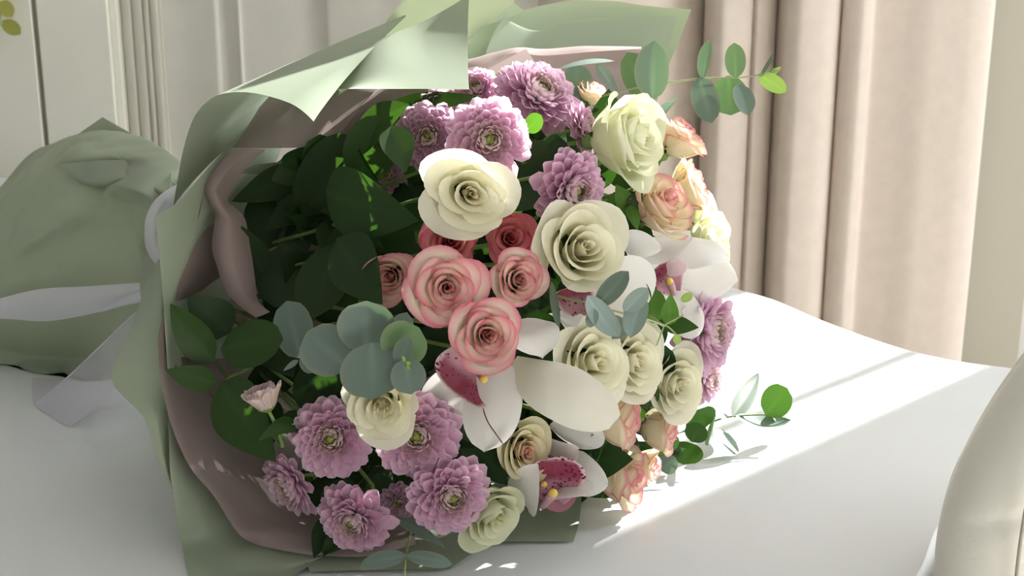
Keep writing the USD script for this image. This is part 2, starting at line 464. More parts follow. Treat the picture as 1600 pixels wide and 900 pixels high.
def on_back(px, py):
    r = ray(px, py); k = ((BL - CAM) @ EN) / (r @ EN); q = CAM + r * k - BL
    A_ = np.stack([ES, ET, EN], 1); return np.linalg.solve(A_, q)[:2]


left = [on_back(*q) for q in ((1478, 1120), (1476, 1010), (1480, 900), (1490, 825), (1508, 760), (1531, 710), (1560, 660), (1593, 610), (1630, 560), (1672, 515))]
wd_ = 0.47
top_t = left[-1][1] + 0.035
s0 = left[1][0]
rightside = [(2 * s0 + wd_ - q[0], q[1]) for q in left[::-1]]
ctl = np.array(left + [(left[-1][0] + .05, top_t - .008), (s0 + wd_ / 2, top_t + .006), (rightside[0][0] - .05, top_t - .008)] + rightside + [(s0 + wd_ * .8, left[0][1] - .03), (s0 + wd_ / 2, left[0][1] - .035), (s0 + wd_ * .2, left[0][1] - .03)])


def on_front(px, py, off=0.05):
    r = ray(px, py); k = ((BL + EN * off - CAM) @ EN) / (r @ EN); q = CAM + r * k - BL
    return np.linalg.solve(np.stack([ES, ET, EN], 1), q)[:2]


CRX, CRT = on_front(1530, 858)
csb = CubicSpline(np.arange(len(ctl) + 1), np.vstack([ctl, ctl[:1]]), bc_type="periodic")
outl = csb(np.linspace(0, len(ctl), 150, endpoint=False))
ch.part("backrest", backrest(outl, 0.085, 0.0), "leather")
ch.part("back_panel", backrest((outl - outl.mean(0)) * 0.955 + outl.mean(0) + [0.026, 0.004], 0.045, -0.045), "leather")
seam = np.array([on_front(1576 + 8 * t + 60 * t * t, 1000 - 400 * t) for t in np.linspace(0, 1, 20)])
ch.part("seam", tube(BL + seam[:, :1] * ES + seam[:, 1:] * ET + 0.0545 * EN, 0.0016, 5), "thread", label="dark stitched seam down the backrest")
c2 = BL + 0.24 * ES - 0.0 * ET
seat = box(-0.24, 0.24, -0.46, 0.0, 0.40, 0.49, 0.035)
M = np.stack([ES, -EN * [1, 1, 0] / np.linalg.norm(EN[:2]), [0, 0, 1]])
seatv = seat.vertices @ M
seatv = seatv + [*(BL + 0.243 * ES)[:2], 0] - M[1] * 0.06
ch.part("seat", (seatv, seat.faces), "leather", smooth=40)
for sx in (-0.19, 0.19):
    for sy in (-0.03, -0.42):
        a = np.array([sx, sy, 0.41]) @ M + [*(BL + 0.243 * ES)[:2], 0] - M[1] * 0.06
        b = a.copy(); b[2] = 0; b[:2] += (M[0][:2] * np.sign(sx) * 0.03)
        ch.part("leg", tube([a, b], [0.018, 0.012], 10), "chair_leg", smooth=40)

# yellow-green hanging plant at the upper left, out of focus
rng = np.random.default_rng(77)
hp = Thing("hanging_plant", "soft yellow green trailing plant at the cabinet's upper left", "plant", P(-25, -120, 3.5))
hp.part("stem", tube([P(-25, -260, 2.99), P(-22, -120, 3.5), P(-8, -20, 2.93), P(2, 40, 2.94)], 0.004), "stem_pale")
# ------------------------------------------------------------------ plant builders
def patch(base, tip, wpx_or_m, normal, shape="leaf", nu=9, nv=11, fold=0.0, bend=0.0, cup=0.0, wave=0.0, side=0.0, seed=0, taper=None):
    """A leaf or petal between two points of the place: fold = midrib angle, bend = sag along its length, cup = crosswise roundness."""
    b, t = np.asarray(base, float), np.asarray(tip, float)
    L = np.linalg.norm(t - b); ax = (t - b) / L
    n = np.asarray(normal, float); n = n - ax * (n @ ax); n /= np.linalg.norm(n)
    s = np.cross(n, ax)
    v = np.linspace(0, 1, nv)
    u = np.linspace(-1, 1, nu)
    if shape == "leaf":      # pointed tip, widest below the middle
        w = np.sin(np.pi * v ** 0.75) ** 0.85 * (1 - 0.25 * v)
    elif shape == "round":
        w = np.sqrt(np.clip(1 - (2 * v - 1) ** 2, 0, 1)) * (0.96 + .08 * v); w[0] = 0.04; w[-1] = 0.03
    elif shape == "oval":
        w = np.clip(1 - np.abs(2 * v - 1) ** 2.2, 0, 1) ** 0.62; w[0] = 0.05; w[-1] = 0.04
    elif shape == "sepal":   # broad, blunt
        w = np.clip(np.sin(np.pi * (0.08 + 0.92 * v) ** 0.85), 0, 1) ** 0.6; w[0] = .35; w[-1] = 0.06
    elif shape == "petal":
        w = (0.35 + 0.65 * np.sin(np.pi / 2 * np.clip(v * 1.5, 0, 1))) * np.sqrt(np.clip(1 - np.clip((v - .55) / .45, 0, 1) ** 2.6, 0.002, 1))
    elif shape == "strap":
        w = np.sin(np.pi * (0.06 + 0.90 * v)) ** 0.5
    w = w / w.max() * (wpx_or_m / 2)
    U, Vv = np.meshgrid(u, v)
    x = U * w[:, None]
    y = np.broadcast_to((v * L)[:, None], x.shape).copy()
    z = np.abs(x) * math.tan(fold) + cup * (U ** 2) * w[:, None] + bend * L * 4 * (Vv * (1 - Vv)) * -1
    if wave:
        z = z + wave * L * (meshkit.noise(np.stack([U * 1.3 + seed, Vv * 3.5, np.full_like(U, seed * 1.7)], -1), seed) - .5) * (0.3 + np.abs(U))
    x = x + side * L * 4 * Vv * (1 - Vv)
    pts = b + x[..., None] * s + y[..., None] * ax + z[..., None] * n
    return pts.reshape(-1, 3), grid_faces(nv, nu), U.ravel(), Vv.ravel()


def leaf_pig(U, V, kind, rng):
    g = {"dark": (0.024, 0.054, 0.018), "mid": (0.036, 0.078, 0.019), "bright": (0.09, 0.20, 0.035), "grey": (0.15, 0.205, 0.175), "grey_shaded": (0.09, 0.12, 0.09), "grey_sunlit": (0.30, 0.38, 0.36), "greygreen": (0.17, 0.28, 0.13), "limey": (0.36, 0.50, 0.16)}[kind]  # lit and shaded grey variants put sun and shade into the pigment
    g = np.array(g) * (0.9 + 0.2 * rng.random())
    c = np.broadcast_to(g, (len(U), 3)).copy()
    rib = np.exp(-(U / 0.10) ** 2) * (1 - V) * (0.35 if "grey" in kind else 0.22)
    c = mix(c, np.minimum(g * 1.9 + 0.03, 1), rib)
    if "grey" in kind:
        edge = sm(np.abs(U), 0.9, 1.0)
        c = mix(c, np.array((0.30, 0.26, 0.18)), edge * 0.35)
    return c


class Sprig:
    """A branch that bears leaves; each leaf is a part."""
    def __init__(self, name, label, cat, loc, group=None, seed=0):
        self.t = Thing(name, label, cat, loc, group); self.rng = np.random.default_rng(seed)

    def stem(self, pts, r0=0.0016, r1=0.0008, matn="stem_green", n=14):
        c = curve(pts, n)
        self.t.part("stem", tube(c, np.linspace(r0, r1, n), 6), matn)

    def leaf(self, base, tip, wpx, kind="mid", shape="leaf", face=(0, -0.2, 1), d=None, **kw):
        b, t = np.asarray(base), np.asarray(tip)
        dm = (TDEPTH(b) + TDEPTH(t)) / 2
        w = wpx / FPX * dm
        v, f, U, V = patch(b, t, w, V3(*face), shape, seed=int(self.rng.integers(1000)), **kw)
        v[:, 2] = np.maximum(v[:, 2], TABLE + 0.002)
        return self.t.part("leaf", (v, f), "leaf_grey" if "grey" in kind else "leaf", leaf_pig(U, V, kind, self.rng))


def TDEPTH(p):
    return float((np.asarray(p) - CAM) @ FWD)


OC = P(742, 488, 1.19)                    # middle of the dome of flowers
NECK = P(285, 440, 1.43)                  # where the bouquet is tied


def dome_d(px, py):
    q = ((px - 742) / 420) ** 2 + ((py - 485) / 400) ** 2
    return 1.17 - 0.17 * math.sqrt(max(0, 1 - q)) + (px - 742) / 420 * 0.045


def stem_curve(base, n, reach=1.0):
    base = np.asarray(base); back = base - n * 0.035
    tgt = NECK + (base - OC) * 0.10
    mid = back * 0.55 + tgt * 0.45 - n * 0.01
    pts = np.array([base, back, mid, tgt])
    return curve(pts, 12)


LIL, LILD, PALE, CRM, GRN = map(np.array, ((0.79, 0.50, 0.65), (0.72, 0.40, 0.57), (0.84, 0.68, 0.77), (0.74, 0.64, 0.48), (0.30, 0.34, 0.08)))
mum_n = [0]


def mum(px, py, diam, face, label, d=None, N=128, open_=1.0, seed=None, stem=True, shade_tone=1.0, creamy=0.0):
    """A double chrysanthemum head: disc, about 130 petals in phyllotaxis, green receptacle, stem."""
    rng = np.random.default_rng(100 + mum_n[0] if seed is None else seed); mum_n[0] += 1
    d = dome_d(px, py) if d is None else d
    R = diam / 2 / FPX * d
    n = V3(*face)
    c = P(px, py, d)
    base = c - n * R * 0.38
    Fm = frame_z(n, UP + RIGHT * rng.normal() * .3)
    t = Thing("chrysanthemum", label, "flower", base, "lilac chrysanthemums of the bouquet")

    def W(p):
        return base + p @ Fm
    ga = math.pi * (3 - math.sqrt(5))
    for i in range(N):
        s = (i + 0.5) / N
        az = i * ga + rng.normal() * 0.09
        # elevation: inner ones upright and incurved, outer ones spread and droop
        el = math.radians(84 - 90 * min(1, s * 1.1) ** 0.8 * open_ + rng.normal() * 5)
        L = R * (0.10 + 0.62 * min(1, s * 1.18) ** 0.9) * (1 + rng.normal() * 0.05)
        w = R * (0.028 + 0.205 * min(1, s * 1.1) ** .85) * (1 + rng.normal() * 0.08)
        r0 = R * (0.09 + 0.27 * math.sqrt(s)); z0 = R * (0.30 - 0.24 * s ** 1.2)
        nu, nv = 5, 6
        v = np.linspace(0, 1, nv)[:, None]; u = np.linspace(-1, 1, nu)[None, :]
        wid = w * (0.42 + 0.58 * np.sin(np.clip(v * 1.25, 0, 1) * math.pi / 2)) * np.sqrt(np.clip(1 - np.clip((v - 0.60) / 0.40, 0, 1) ** 2.6, 0.06, 1))
        X = v * L + 0 * u
        Y = u * wid
        cupd = (0.85 - 0.35 * s)
        Z = cupd * (u ** 2) * wid + L * (0.30 * (1 - s) + 0.05) * v ** 2 - (0.22 * s ** 2) * L * v ** 2 + 0.10 * L * sm(v, .75, 1.0) * (1 if s > .3 else 2)
        ce, se = math.cos(el), math.sin(el)
        # inner petals lean inwards at the tip
        lean = 0.25 * (1 - s) ** 1.5
        Xr = X * ce - Z * se * 1.0 - lean * L * v ** 2 * se
        Zr = X * se + Z * ce
        ca, sa = math.cos(az), math.sin(az)
        rx = r0 + Xr
        pts = np.stack([rx * ca - Y * sa, rx * sa + Y * ca, z0 + Zr], -1).reshape(-1, 3)
        edge = np.maximum(sm(np.abs(u) + 0 * v, 0.5, 1.0), sm(v + 0 * u, 0.80, 1.0)).ravel()
        vv = (v + 0 * u).ravel()
        body = mix(LILD, LIL, np.array([min(1, s * 1.2 + rng.random() * .4)]))[0] * shade_tone  # shade of the deep-set flowers is multiplied into the petal colour
        inner = float(sm(np.array(1 - s), 0.48 - creamy * .3, 0.95))
        if creamy >= 2:
            inner = max(inner, .75)
        body = body * (1 - inner) + CRM * inner * (0.95 + .1 * rng.random())
        col = mix(np.broadcast_to(body, (len(vv), 3)), PALE * (0.92 + .1 * inner), 0.75 * edge)
        col = mix(col, GRN, np.full(len(vv), float(sm(np.array(1 - s), 0.84, 0.97)) * .9))
        t.part("petal", (W(pts), grid_faces(nv, nu)), "petal_mum", col)
    dome = trimesh.creation.icosphere(2, 1.0)
    t.part("disc", (W(dome.vertices * [R * .13, R * .13, R * .15] + [0, 0, R * .32]), dome.faces), "disc_green")
    prof = [(0, -.16), (.08, -.15), (.22, -.06), (.34, .05), (.33, .10), (.2, .24), (0, .30)]
    rec = trimesh.creation.revolve(np.array(prof) * R, sections=18)
    t.part("receptacle", (W(rec.vertices), rec.faces), "stem_green")
    if stem:
        t.part("stem", tube(stem_curve(base - n * R * .12, n), 0.0018, 6), "stem_green")
    return t


rose_n = [0]
ROSE = {
    "white": dict(body=(0.90, 0.87, 0.68), base=(0.74, 0.73, 0.42), rim=(0.91, 0.89, 0.74), core=(0.86, 0.79, 0.56), outer=(0.86, 0.86, 0.70), rimw=0.2),
    "white_green": dict(body=(0.88, 0.88, 0.68), base=(0.55, 0.62, 0.22), rim=(0.88, 0.88, 0.68), core=(0.80, 0.78, 0.42), outer=(0.80, 0.83, 0.54), rimw=0.2),
    "pink": dict(body=(0.95, 0.85, 0.70), base=(0.82, 0.74, 0.48), rim=(0.80, 0.22, 0.33), core=(0.89, 0.46, 0.45), outer=(0.94, 0.82, 0.68), rimw=0.45),
    "deep": dict(body=(0.86, 0.48, 0.42), base=(0.70, 0.50, 0.30), rim=(0.74, 0.16, 0.25), core=(0.78, 0.16, 0.22), outer=(0.85, 0.50, 0.45), rimw=0.8),
    "butter": dict(body=(0.92, 0.86, 0.62), base=(0.68, 0.66, 0.30), rim=(0.92, 0.80, 0.62), core=(0.93, 0.42, 0.45), outer=(0.88, 0.84, 0.56), rimw=0.3),
    "peach": dict(body=(0.93, 0.83, 0.60), base=(0.62, 0.60, 0.24), rim=(0.78, 0.28, 0.34), core=(0.84, 0.30, 0.34), outer=(0.89, 0.85, 0.60), rimw=0.14),
}


def rose(px, py, diam, face, label, kind="white", d=None, K=26, open_=0.6, H=1.05, group=None, seed=None, ruffle=0.05, wilt=0.0, sepals=True, at_rim=True, name="rose", hint=None, squash=1.0):
    """A rose: petals wound spirally from a tight heart to spreading outer ones, a calyx of five sepals, a stem."""
    rng = np.random.default_rng(500 + rose_n[0] if seed is None else seed); rose_n[0] += 1
    d = dome_d(px, py) if d is None else d
    R = diam / 2 / FPX * d
    n = V3(*face)
    c = P(px, py, d)
    Hh = H * R
    base = c - n * Hh * (0.8 if at_rim else 0.5)
    Fm = frame_z(n, (UP + RIGHT * rng.normal() * .5 * (squash == 1)) if hint is None else hint)
    t = Thing(name, label, "flower", base, group)
    col = {k: np.array(v) if k != "rimw" else v for k, v in ROSE[kind].items()}

    def W(p):
        return base + (p * [1, squash, 1]) @ Fm
    az0 = rng.random() * 6.28
    step = 2 * math.pi / 3.3
    for k in range(K):
        s = k / (K - 1)
        az = az0 + k * step * (1.0 if s > .15 else 1.25) + rng.normal() * 0.14
        rc = R * (0.07 + 0.56 * s ** 1.25)                 # cup radius
        flare = open_ * (s ** 1.6)
        rt = rc * (0.62 + 0.50 * min(1, s * 1.6)) + R * 0.50 * flare           # radius at the rim
        zt = Hh * (0.97 + 0.03 * math.sin(math.pi * min(1, s * 1.15)) - 0.34 * flare * s - wilt * s * 0.3) * (1 + rng.normal() * 0.025)
        Wd = math.radians(125 - 58 * s ** 0.6) * (1 + rng.normal() * .06)
        nu, nv = (15, 12) if s > .25 else (11, 9)
        v = np.linspace(0, 1, nv)[:, None] + 0 * np.linspace(-1, 1, nu)[None, :]
        u = np.linspace(-1, 1, nu)[None, :] + 0 * v
        top = 1 - 0.26 * np.abs(u) ** 2.6 + 0.05 * s * np.exp(-(u / .22) ** 2)
        ve = v * top
        # profile: base -> belly -> rim (quadratic Bezier), then a rolled edge
        b0r, b0z = R * 0.06 + R * 0.06 * s, 0.0
        b1r, b1z = rc * (1.02 + .26 * s), Hh * (0.22 + 0.12 * (1 - s))
        b2r, b2z = rt, zt
        r = (1 - ve) ** 2 * b0r + 2 * ve * (1 - ve) * b1r + ve ** 2 * b2r
        z = (1 - ve) ** 2 * b0z + 2 * ve * (1 - ve) * b1z + ve ** 2 * b2z
        roll = sm(ve, 0.78, 1.0) ** 1.3 * R * (0.02 + 0.17 * s * (0.5 + open_)) * (1 + 0.4 * np.sin(u * 3 + rng.random() * 6))
        r = r + roll
        z = z - roll * (0.15 + 0.55 * s)
        r = r * (1 + 0.045 * u * (1 - .3 * s)) + 0.02 * R * np.abs(u) ** 3 * s * 2
        wid = Wd * (0.40 + 0.60 * np.sin(np.clip(ve * 1.35, 0, 1) * math.pi / 2))
        th = az + u * wid
        q = np.stack([u * 1.4 + k * 3.1, v * 2.2, np.full_like(u, k * 1.7 + rng.random())], -1)
        nz = meshkit.noise(q * 1.5, 11 + k) - 0.5
        r = r + nz * R * ruffle * (0.4 + 2.2 * s) * v
        z = z + (meshkit.noise(q * 2.1 + 9, 31 + k) - 0.5) * R * ruffle * 1.6 * v * (0.3 + s)
        pts = np.stack([r * np.cos(th), r * np.sin(th), z], -1).reshape(-1, 3)
        # pigment: rim, base, heart
        e = np.maximum(sm(v, 1 - 0.32 * col["rimw"] - .02, 1.0), sm(np.abs(u), 0.88, 1.0) * sm(v, .3, .7)).ravel()
        vv, uu = v.ravel(), u.ravel()
        body = mix(np.broadcast_to(col["body"], (len(vv), 3)), col["outer"], np.full(len(vv), max(0, s - .75) * 3.0))
        heart = float(np.clip(1 - s / (0.5 if kind == 'butter' else 0.30), 0, 1)) ** 1.2
        cc = mix(body, col["core"], np.full(len(vv), heart * .85))
        cc = mix(cc, col["rim"], e * (1.0 if kind in ("pink", "deep", "peach") else 0.6) * (1 - .2 * heart) * (0.7 + 0.5 * (nz.ravel() + .5)))
        cc = mix(cc, col["base"], (1 - sm(vv, 0.02, 0.38)) * 0.75)
        if s > 0.9 and kind in ("white", "white_green", "pink", "peach"):
            cc = mix(cc, (0.42, 0.52, 0.16), np.exp(-(uu / 0.18) ** 2) * (1 - sm(vv, .3, 1.0)) * .35)
        t.part("petal", (W(pts), grid_faces(nv, nu)), "petal", cc)
    cal = trimesh.creation.revolve(np.array([(0, -.30), (.10, -.28), (.17, -.17), (.16, -.04), (.13, .03), (0, .04)]) * R, sections=16)
    t.part("calyx", (W(cal.vertices), cal.faces), "stem_green")
    if sepals:
        for j in range(5):
            a = az0 + j * 2 * math.pi / 5
            dirv = np.array([math.cos(a), math.sin(a), 0])
            b = W((dirv * .13 + [0, 0, -0.02])[None] * R)[0]
            tp = W((dirv * (0.62 + .2 * rng.random()) + [0, 0, 0.10 + .35 * rng.random()])[None] * R)[0]
            v_, f_, U_, Vv_ = patch(b, tp, 0.24 * R, n, "leaf", nu=5, nv=7, bend=-0.22, cup=.3)
            t.part("sepal", (v_, f_), "leaf", leaf_pig(U_, Vv_, "mid", rng))
    t.part("stem", tube(stem_curve(base - n * R * .26, n), 0.0021, 6), "stem_green")
    return t


def orchid_pig(U, V, rng, warm=0.0):
    c = np.broadcast_to(np.array((0.84, 0.815, 0.77)), (len(U), 3)).copy()
    c = mix(c, (0.80, 0.66, 0.66), (1 - sm(V, 0, .35)) * 0.5)
    c = mix(c, (0.88, 0.87, 0.85), sm(np.abs(U), .6, 1) * .6)
    return c


# ------------------------------------------------------------------ wrapping sheets
def sheet_grid(rows, n=40, m=40, crumple=0.0, seed=0, extra=None, straight=False):
    A = np.array([[P(*q) if not isinstance(q, np.ndarray) else q for q in r] for r in rows])
    a = PchipInterpolator(np.arange(A.shape[0]), A, axis=0)(np.linspace(0, A.shape[0] - 1, n))
    if straight:
        q_ = np.linspace(0, A.shape[1] - 1, m); i_ = np.minimum(q_.astype(int), A.shape[1] - 2); w_ = (q_ - i_)[None, :, None]
        a = a[:, i_] * (1 - w_) + a[:, i_ + 1] * w_
    else:
        a = PchipInterpolator(np.arange(A.shape[1]), a, axis=1)(np.linspace(0, A.shape[1] - 1, m))
    if crumple:
        q = a * 9.0 + seed
        # facets: ridged noise along the view of nobody in particular (a fixed direction of the place)
        k = np.abs(meshkit.noise(q, seed) - .5) + 0.5 * np.abs(meshkit.noise(q * 2.1, seed + 3) - .5)
        a = a + np.array([0.25, -0.75, 0.6])[None, None] * ((k - .35) * crumple)[..., None]
    if extra:
        a = extra(a)
    a[..., 2] = np.maximum(a[..., 2], TABLE + 0.0012)
    return a.reshape(-1, 3), grid_faces(n, m)


def sheet(name, rows, matn, label, n=40, m=40, group=None, cat="wrapping paper", **kw):
    return single(name, sheet_grid(rows, n, m, **kw), matn, label, cat, group)
# ------------------------------------------------------------------ wrapping: green paper
G = "green wrapping paper sheets"
# flap folded over the top left, lit by the sun
sheet("wrapping_paper", [
    [(271, 322, 1.22), (282, 255, 1.235), (300, 190, 1.24), (342, 148, 1.225), (400, 146, 1.175), (450, 160, 1.125), (490, 190, 1.08)],
    [(345, 240, 1.31), (350, 200, 1.32), (380, 150, 1.30), (440, 106, 1.265), (478, 109, 1.215), (508, 118, 1.175), (528, 138, 1.14)],
    [(440, 170, 1.40), (450, 135, 1.40), (485, 95, 1.36), (540, 63, 1.305), (556, 68, 1.275), (570, 72, 1.245), (583, 76, 1.22)],
    [(600, 60, 1.45), (612, 46, 1.44), (622, 33, 1.41), (634, 23, 1.36), (634, 25, 1.352), (634, 26, 1.345), (633, 27, 1.34)]],
    "paper_green", "sage green paper corner folded over and lit by the sun, top left of the bouquet", 40, 60, G)
# second folded corner with a square end, to the right of the flap
sheet("wrapping_paper", [
    [(515, 150, 1.185), (590, 64, 1.235), (660, 34, 1.255), (733, -8, 1.27)],
    [(524, 152, 1.172), (600, 92, 1.205), (668, 66, 1.225), (731, 40, 1.235)],
    [(530, 145, 1.165), (606, 118, 1.18), (670, 105, 1.19), (731, 92, 1.20)],
    [(528, 139, 1.15), (606, 139, 1.16), (672, 139, 1.165), (733, 140, 1.17)]],
    "paper_green", "sage green paper corner with a straight lower edge hanging over the top chrysanthemums", 40, 50, G)
# outer sheet behind both folds; its unseen top is drawn up to shade the rim
sheet("wrapping_paper", [
    [(560, 120, 1.42), (612, 22, 1.40), (668, -32, 1.385), (740, -150, 1.38), (960, -235, 1.40)],
    [(590, 130, 1.44), (640, 60, 1.42), (690, 10, 1.41), (742, -38, 1.40), (850, -50, 1.41)],
    [(640, 190, 1.45), (680, 150, 1.46), (700, 125, 1.463), (716, 100, 1.465), (728, 60, 1.475)]],
    "paper_green", "sage green paper rising behind the two folded corners at the picture's top edge", 24, 24, G)
sheet("wrapping_paper", [
    [(690, -40, 1.50), (735, -36, 1.505), (775, -14, 1.51), (820, 17, 1.515)],
    [(695, 0, 1.495), (735, 6, 1.5), (770, 14, 1.505), (797, 27, 1.51)],
    [(700, 52, 1.49), (733, 44, 1.495), (765, 37, 1.50), (792, 30, 1.505)]],
    "paper_green", "pale green paper tip poking up at the picture's top edge", 20, 20, G)
# back sheets on the right, sunlight glowing through
sheet("wrapping_paper", [
    [(690, 70, 1.50), (735, 43, 1.51), (800, 22, 1.53), (850, 8, 1.545), (905, 1, 1.555), (960, 2, 1.56), (1010, 9, 1.56), (1080, 15, 1.55)],
    [(690, 110, 1.49), (735, 90, 1.50), (800, 75, 1.52), (850, 62, 1.53), (905, 55, 1.54), (960, 54, 1.545), (1008, 60, 1.545), (1060, 66, 1.535)],
    [(690, 170, 1.47), (735, 150, 1.475), (800, 140, 1.48), (850, 135, 1.485), (905, 130, 1.49), (960, 128, 1.495), (1005, 128, 1.50), (1035, 128, 1.50)],
    [(690, 230, 1.44), (735, 230, 1.44), (800, 230, 1.44), (850, 230, 1.44), (905, 230, 1.44), (960, 230, 1.45), (990, 230, 1.45), (1010, 230, 1.46)]],
    "paper_green", "tall sage green paper with a pointed corner at the back, top right of the bouquet", 36, 60, G)
sheet("wrapping_paper", [
    [(790, 28, 1.505), (840, 48, 1.51), (880, 36, 1.515), (930, 29, 1.52), (980, 28, 1.525), (1058, 25, 1.525)],
    [(760, 80, 1.48), (820, 85, 1.49), (870, 80, 1.495), (920, 75, 1.50), (975, 74, 1.505), (1043, 78, 1.505)],
    [(740, 200, 1.44), (800, 200, 1.44), (850, 200, 1.44), (900, 200, 1.44), (960, 200, 1.45), (1012, 200, 1.455)]],
    "paper_green", "second layer of sage green paper just inside the tall back sheet", 30, 50, G)
# near left rim, three layers
sheet("wrapping_paper", [
    [(243, 337, 1.145), (249, 400, 1.15), (255, 470, 1.155), (258, 520, 1.16), (262, 580, 1.165)],
    [(272, 321, 1.175), (272, 375, 1.17), (268, 450, 1.165), (266, 510, 1.165), (268, 580, 1.17)],
    [(325, 262, 1.235), (312, 330, 1.215), (295, 400, 1.19), (278, 470, 1.185), (280, 560, 1.19)],
    [(388, 196, 1.30), (372, 260, 1.285), (340, 340, 1.26), (310, 440, 1.24), (310, 560, 1.24)],
    [(470, 130, 1.37), (440, 230, 1.36), (400, 330, 1.34), (360, 430, 1.33), (360, 560, 1.32)]],
    "paper_green", "sage green paper edge with a raised corner beside the lilac ribbon loop", 40, 40, G)
sheet("wrapping_paper", [
    [(234, 425, 1.215), (205, 510, 1.20), (174, 586, 1.18), (226, 655, 1.15), (243, 710, 1.14), (269, 764, 1.125)],
    [(243, 412, 1.20), (224, 510, 1.19), (215, 590, 1.175), (244, 655, 1.15), (254, 710, 1.14), (270, 764, 1.128)],
    [(254, 400, 1.185), (252, 500, 1.18), (256, 590, 1.175), (264, 655, 1.165), (268, 710, 1.155), (273, 766, 1.14)],
    [(275, 400, 1.22), (280, 500, 1.21), (285, 590, 1.20), (290, 655, 1.19), (295, 710, 1.18), (300, 770, 1.16)]],
    "paper_green", "sage green paper flaring out in a long point on the bouquet's left side", 40, 30, G)
def TT(px, py, up):
    return T(px, py, up)
sheet("wrapping_paper", [
    [(255, 480, 1.17), (258, 560, 1.16), (263, 660, 1.145), (268, 757, 1.13), TT(283, 845, .012), TT(303, 908, .004), TT(380, 935, .003), TT(430, 915, .003), TT(486, 882, .006)],
    [(262, 480, 1.20), (265, 560, 1.195), (276, 660, 1.18), (300, 757, 1.15), TT(322, 840, .014), TT(345, 885, .006), TT(400, 900, .004), TT(450, 890, .004), TT(500, 872, .008)],
    [(275, 480, 1.24), (280, 560, 1.24), (300, 660, 1.23), (345, 757, 1.20), (365, 822, 1.165), TT(392, 858, .012), TT(430, 872, .008), TT(480, 872, .008), TT(520, 866, .010)],
    [(300, 480, 1.36), (305, 560, 1.36), (335, 660, 1.34), (385, 745, 1.28), (420, 790, 1.235), TT(450, 830, .012), TT(480, 845, .010), TT(520, 850, .010), TT(560, 850, .012)],
    [(430, 480, 1.46), (440, 560, 1.455), (470, 660, 1.43), TT(500, 735, .006), TT(520, 770, .006), TT(540, 800, .006), TT(560, 815, .006), TT(580, 825, .006), TT(600, 825, .008)]],
    "paper_green", "broad sage green paper along the bouquet's lower left, resting on the table", 44, 60, G)
sheet("wrapping_paper", [
    [TT(440, 850, .008), TT(560, 835, .008), TT(680, 820, .006), TT(760, 800, .006)],
    [TT(470, 872, .007), TT(570, 866, .006), TT(660, 856, .005), TT(770, 830, .005)],
    [TT(484, 893, .004), TT(560, 891, .003), TT(640, 890, .003), TT(702, 889, .003)]],
    "paper_green", "sage green paper lying flat on the table under the lowest lilac chrysanthemum", 20, 24, G)
sheet("wrapping_paper", [
    [TT(720, 740, .010), TT(780, 740, .010), TT(850, 742, .010), TT(908, 748, .008)],
    [TT(740, 800, .008), TT(790, 798, .006), TT(850, 796, .004), TT(907, 800, .003)],
    [TT(760, 846, .008), TT(800, 846, .004), TT(850, 846, .003), TT(896, 846, .003)]],
    "paper_green", "square sage green paper corner lying on the table below the speckled orchid", 20, 24, G)


# the lower part of the wrap round the stems, on the left
def folds(a):
    """Sharp creases of the stiff paper, in the place's own coordinates."""
    for (c0, c1, depth, wid) in (((128, 284, 1.5), (262, 312, 1.45), 0.055, 0.05), ((200, 400, 1.46), (262, 352, 1.42), 0.04, 0.05), ((130, 540, 1.5), (215, 482, 1.46), 0.02, 0.035),
                                 ((40, 245, 1.6), (262, 250, 1.5), 0.02, 0.03), ((120, 330, 1.5), (20, 400, 1.6), 0.018, 0.05)):
        A, B = P(*c0), P(*c1)
        ax = (B - A) / np.linalg.norm(B - A)
        dn = np.cross(ax, FWD); dn /= np.linalg.norm(dn)
        if dn[2] > 0: dn = -dn
        rel = a - A
        s_ = rel @ ax / np.linalg.norm(B - A)
        q = rel @ dn                                  # below the crease is positive
        along = np.clip(np.sin(np.pi * np.clip(s_, 0, 1)), 0, 1) ** 0.7
        prof = np.where(q < 0, np.exp(-(q / wid) ** 2), np.exp(-(q / (wid * .16)) ** 2))
        a = a - FWD * (prof * along * depth)[..., None]
    return a


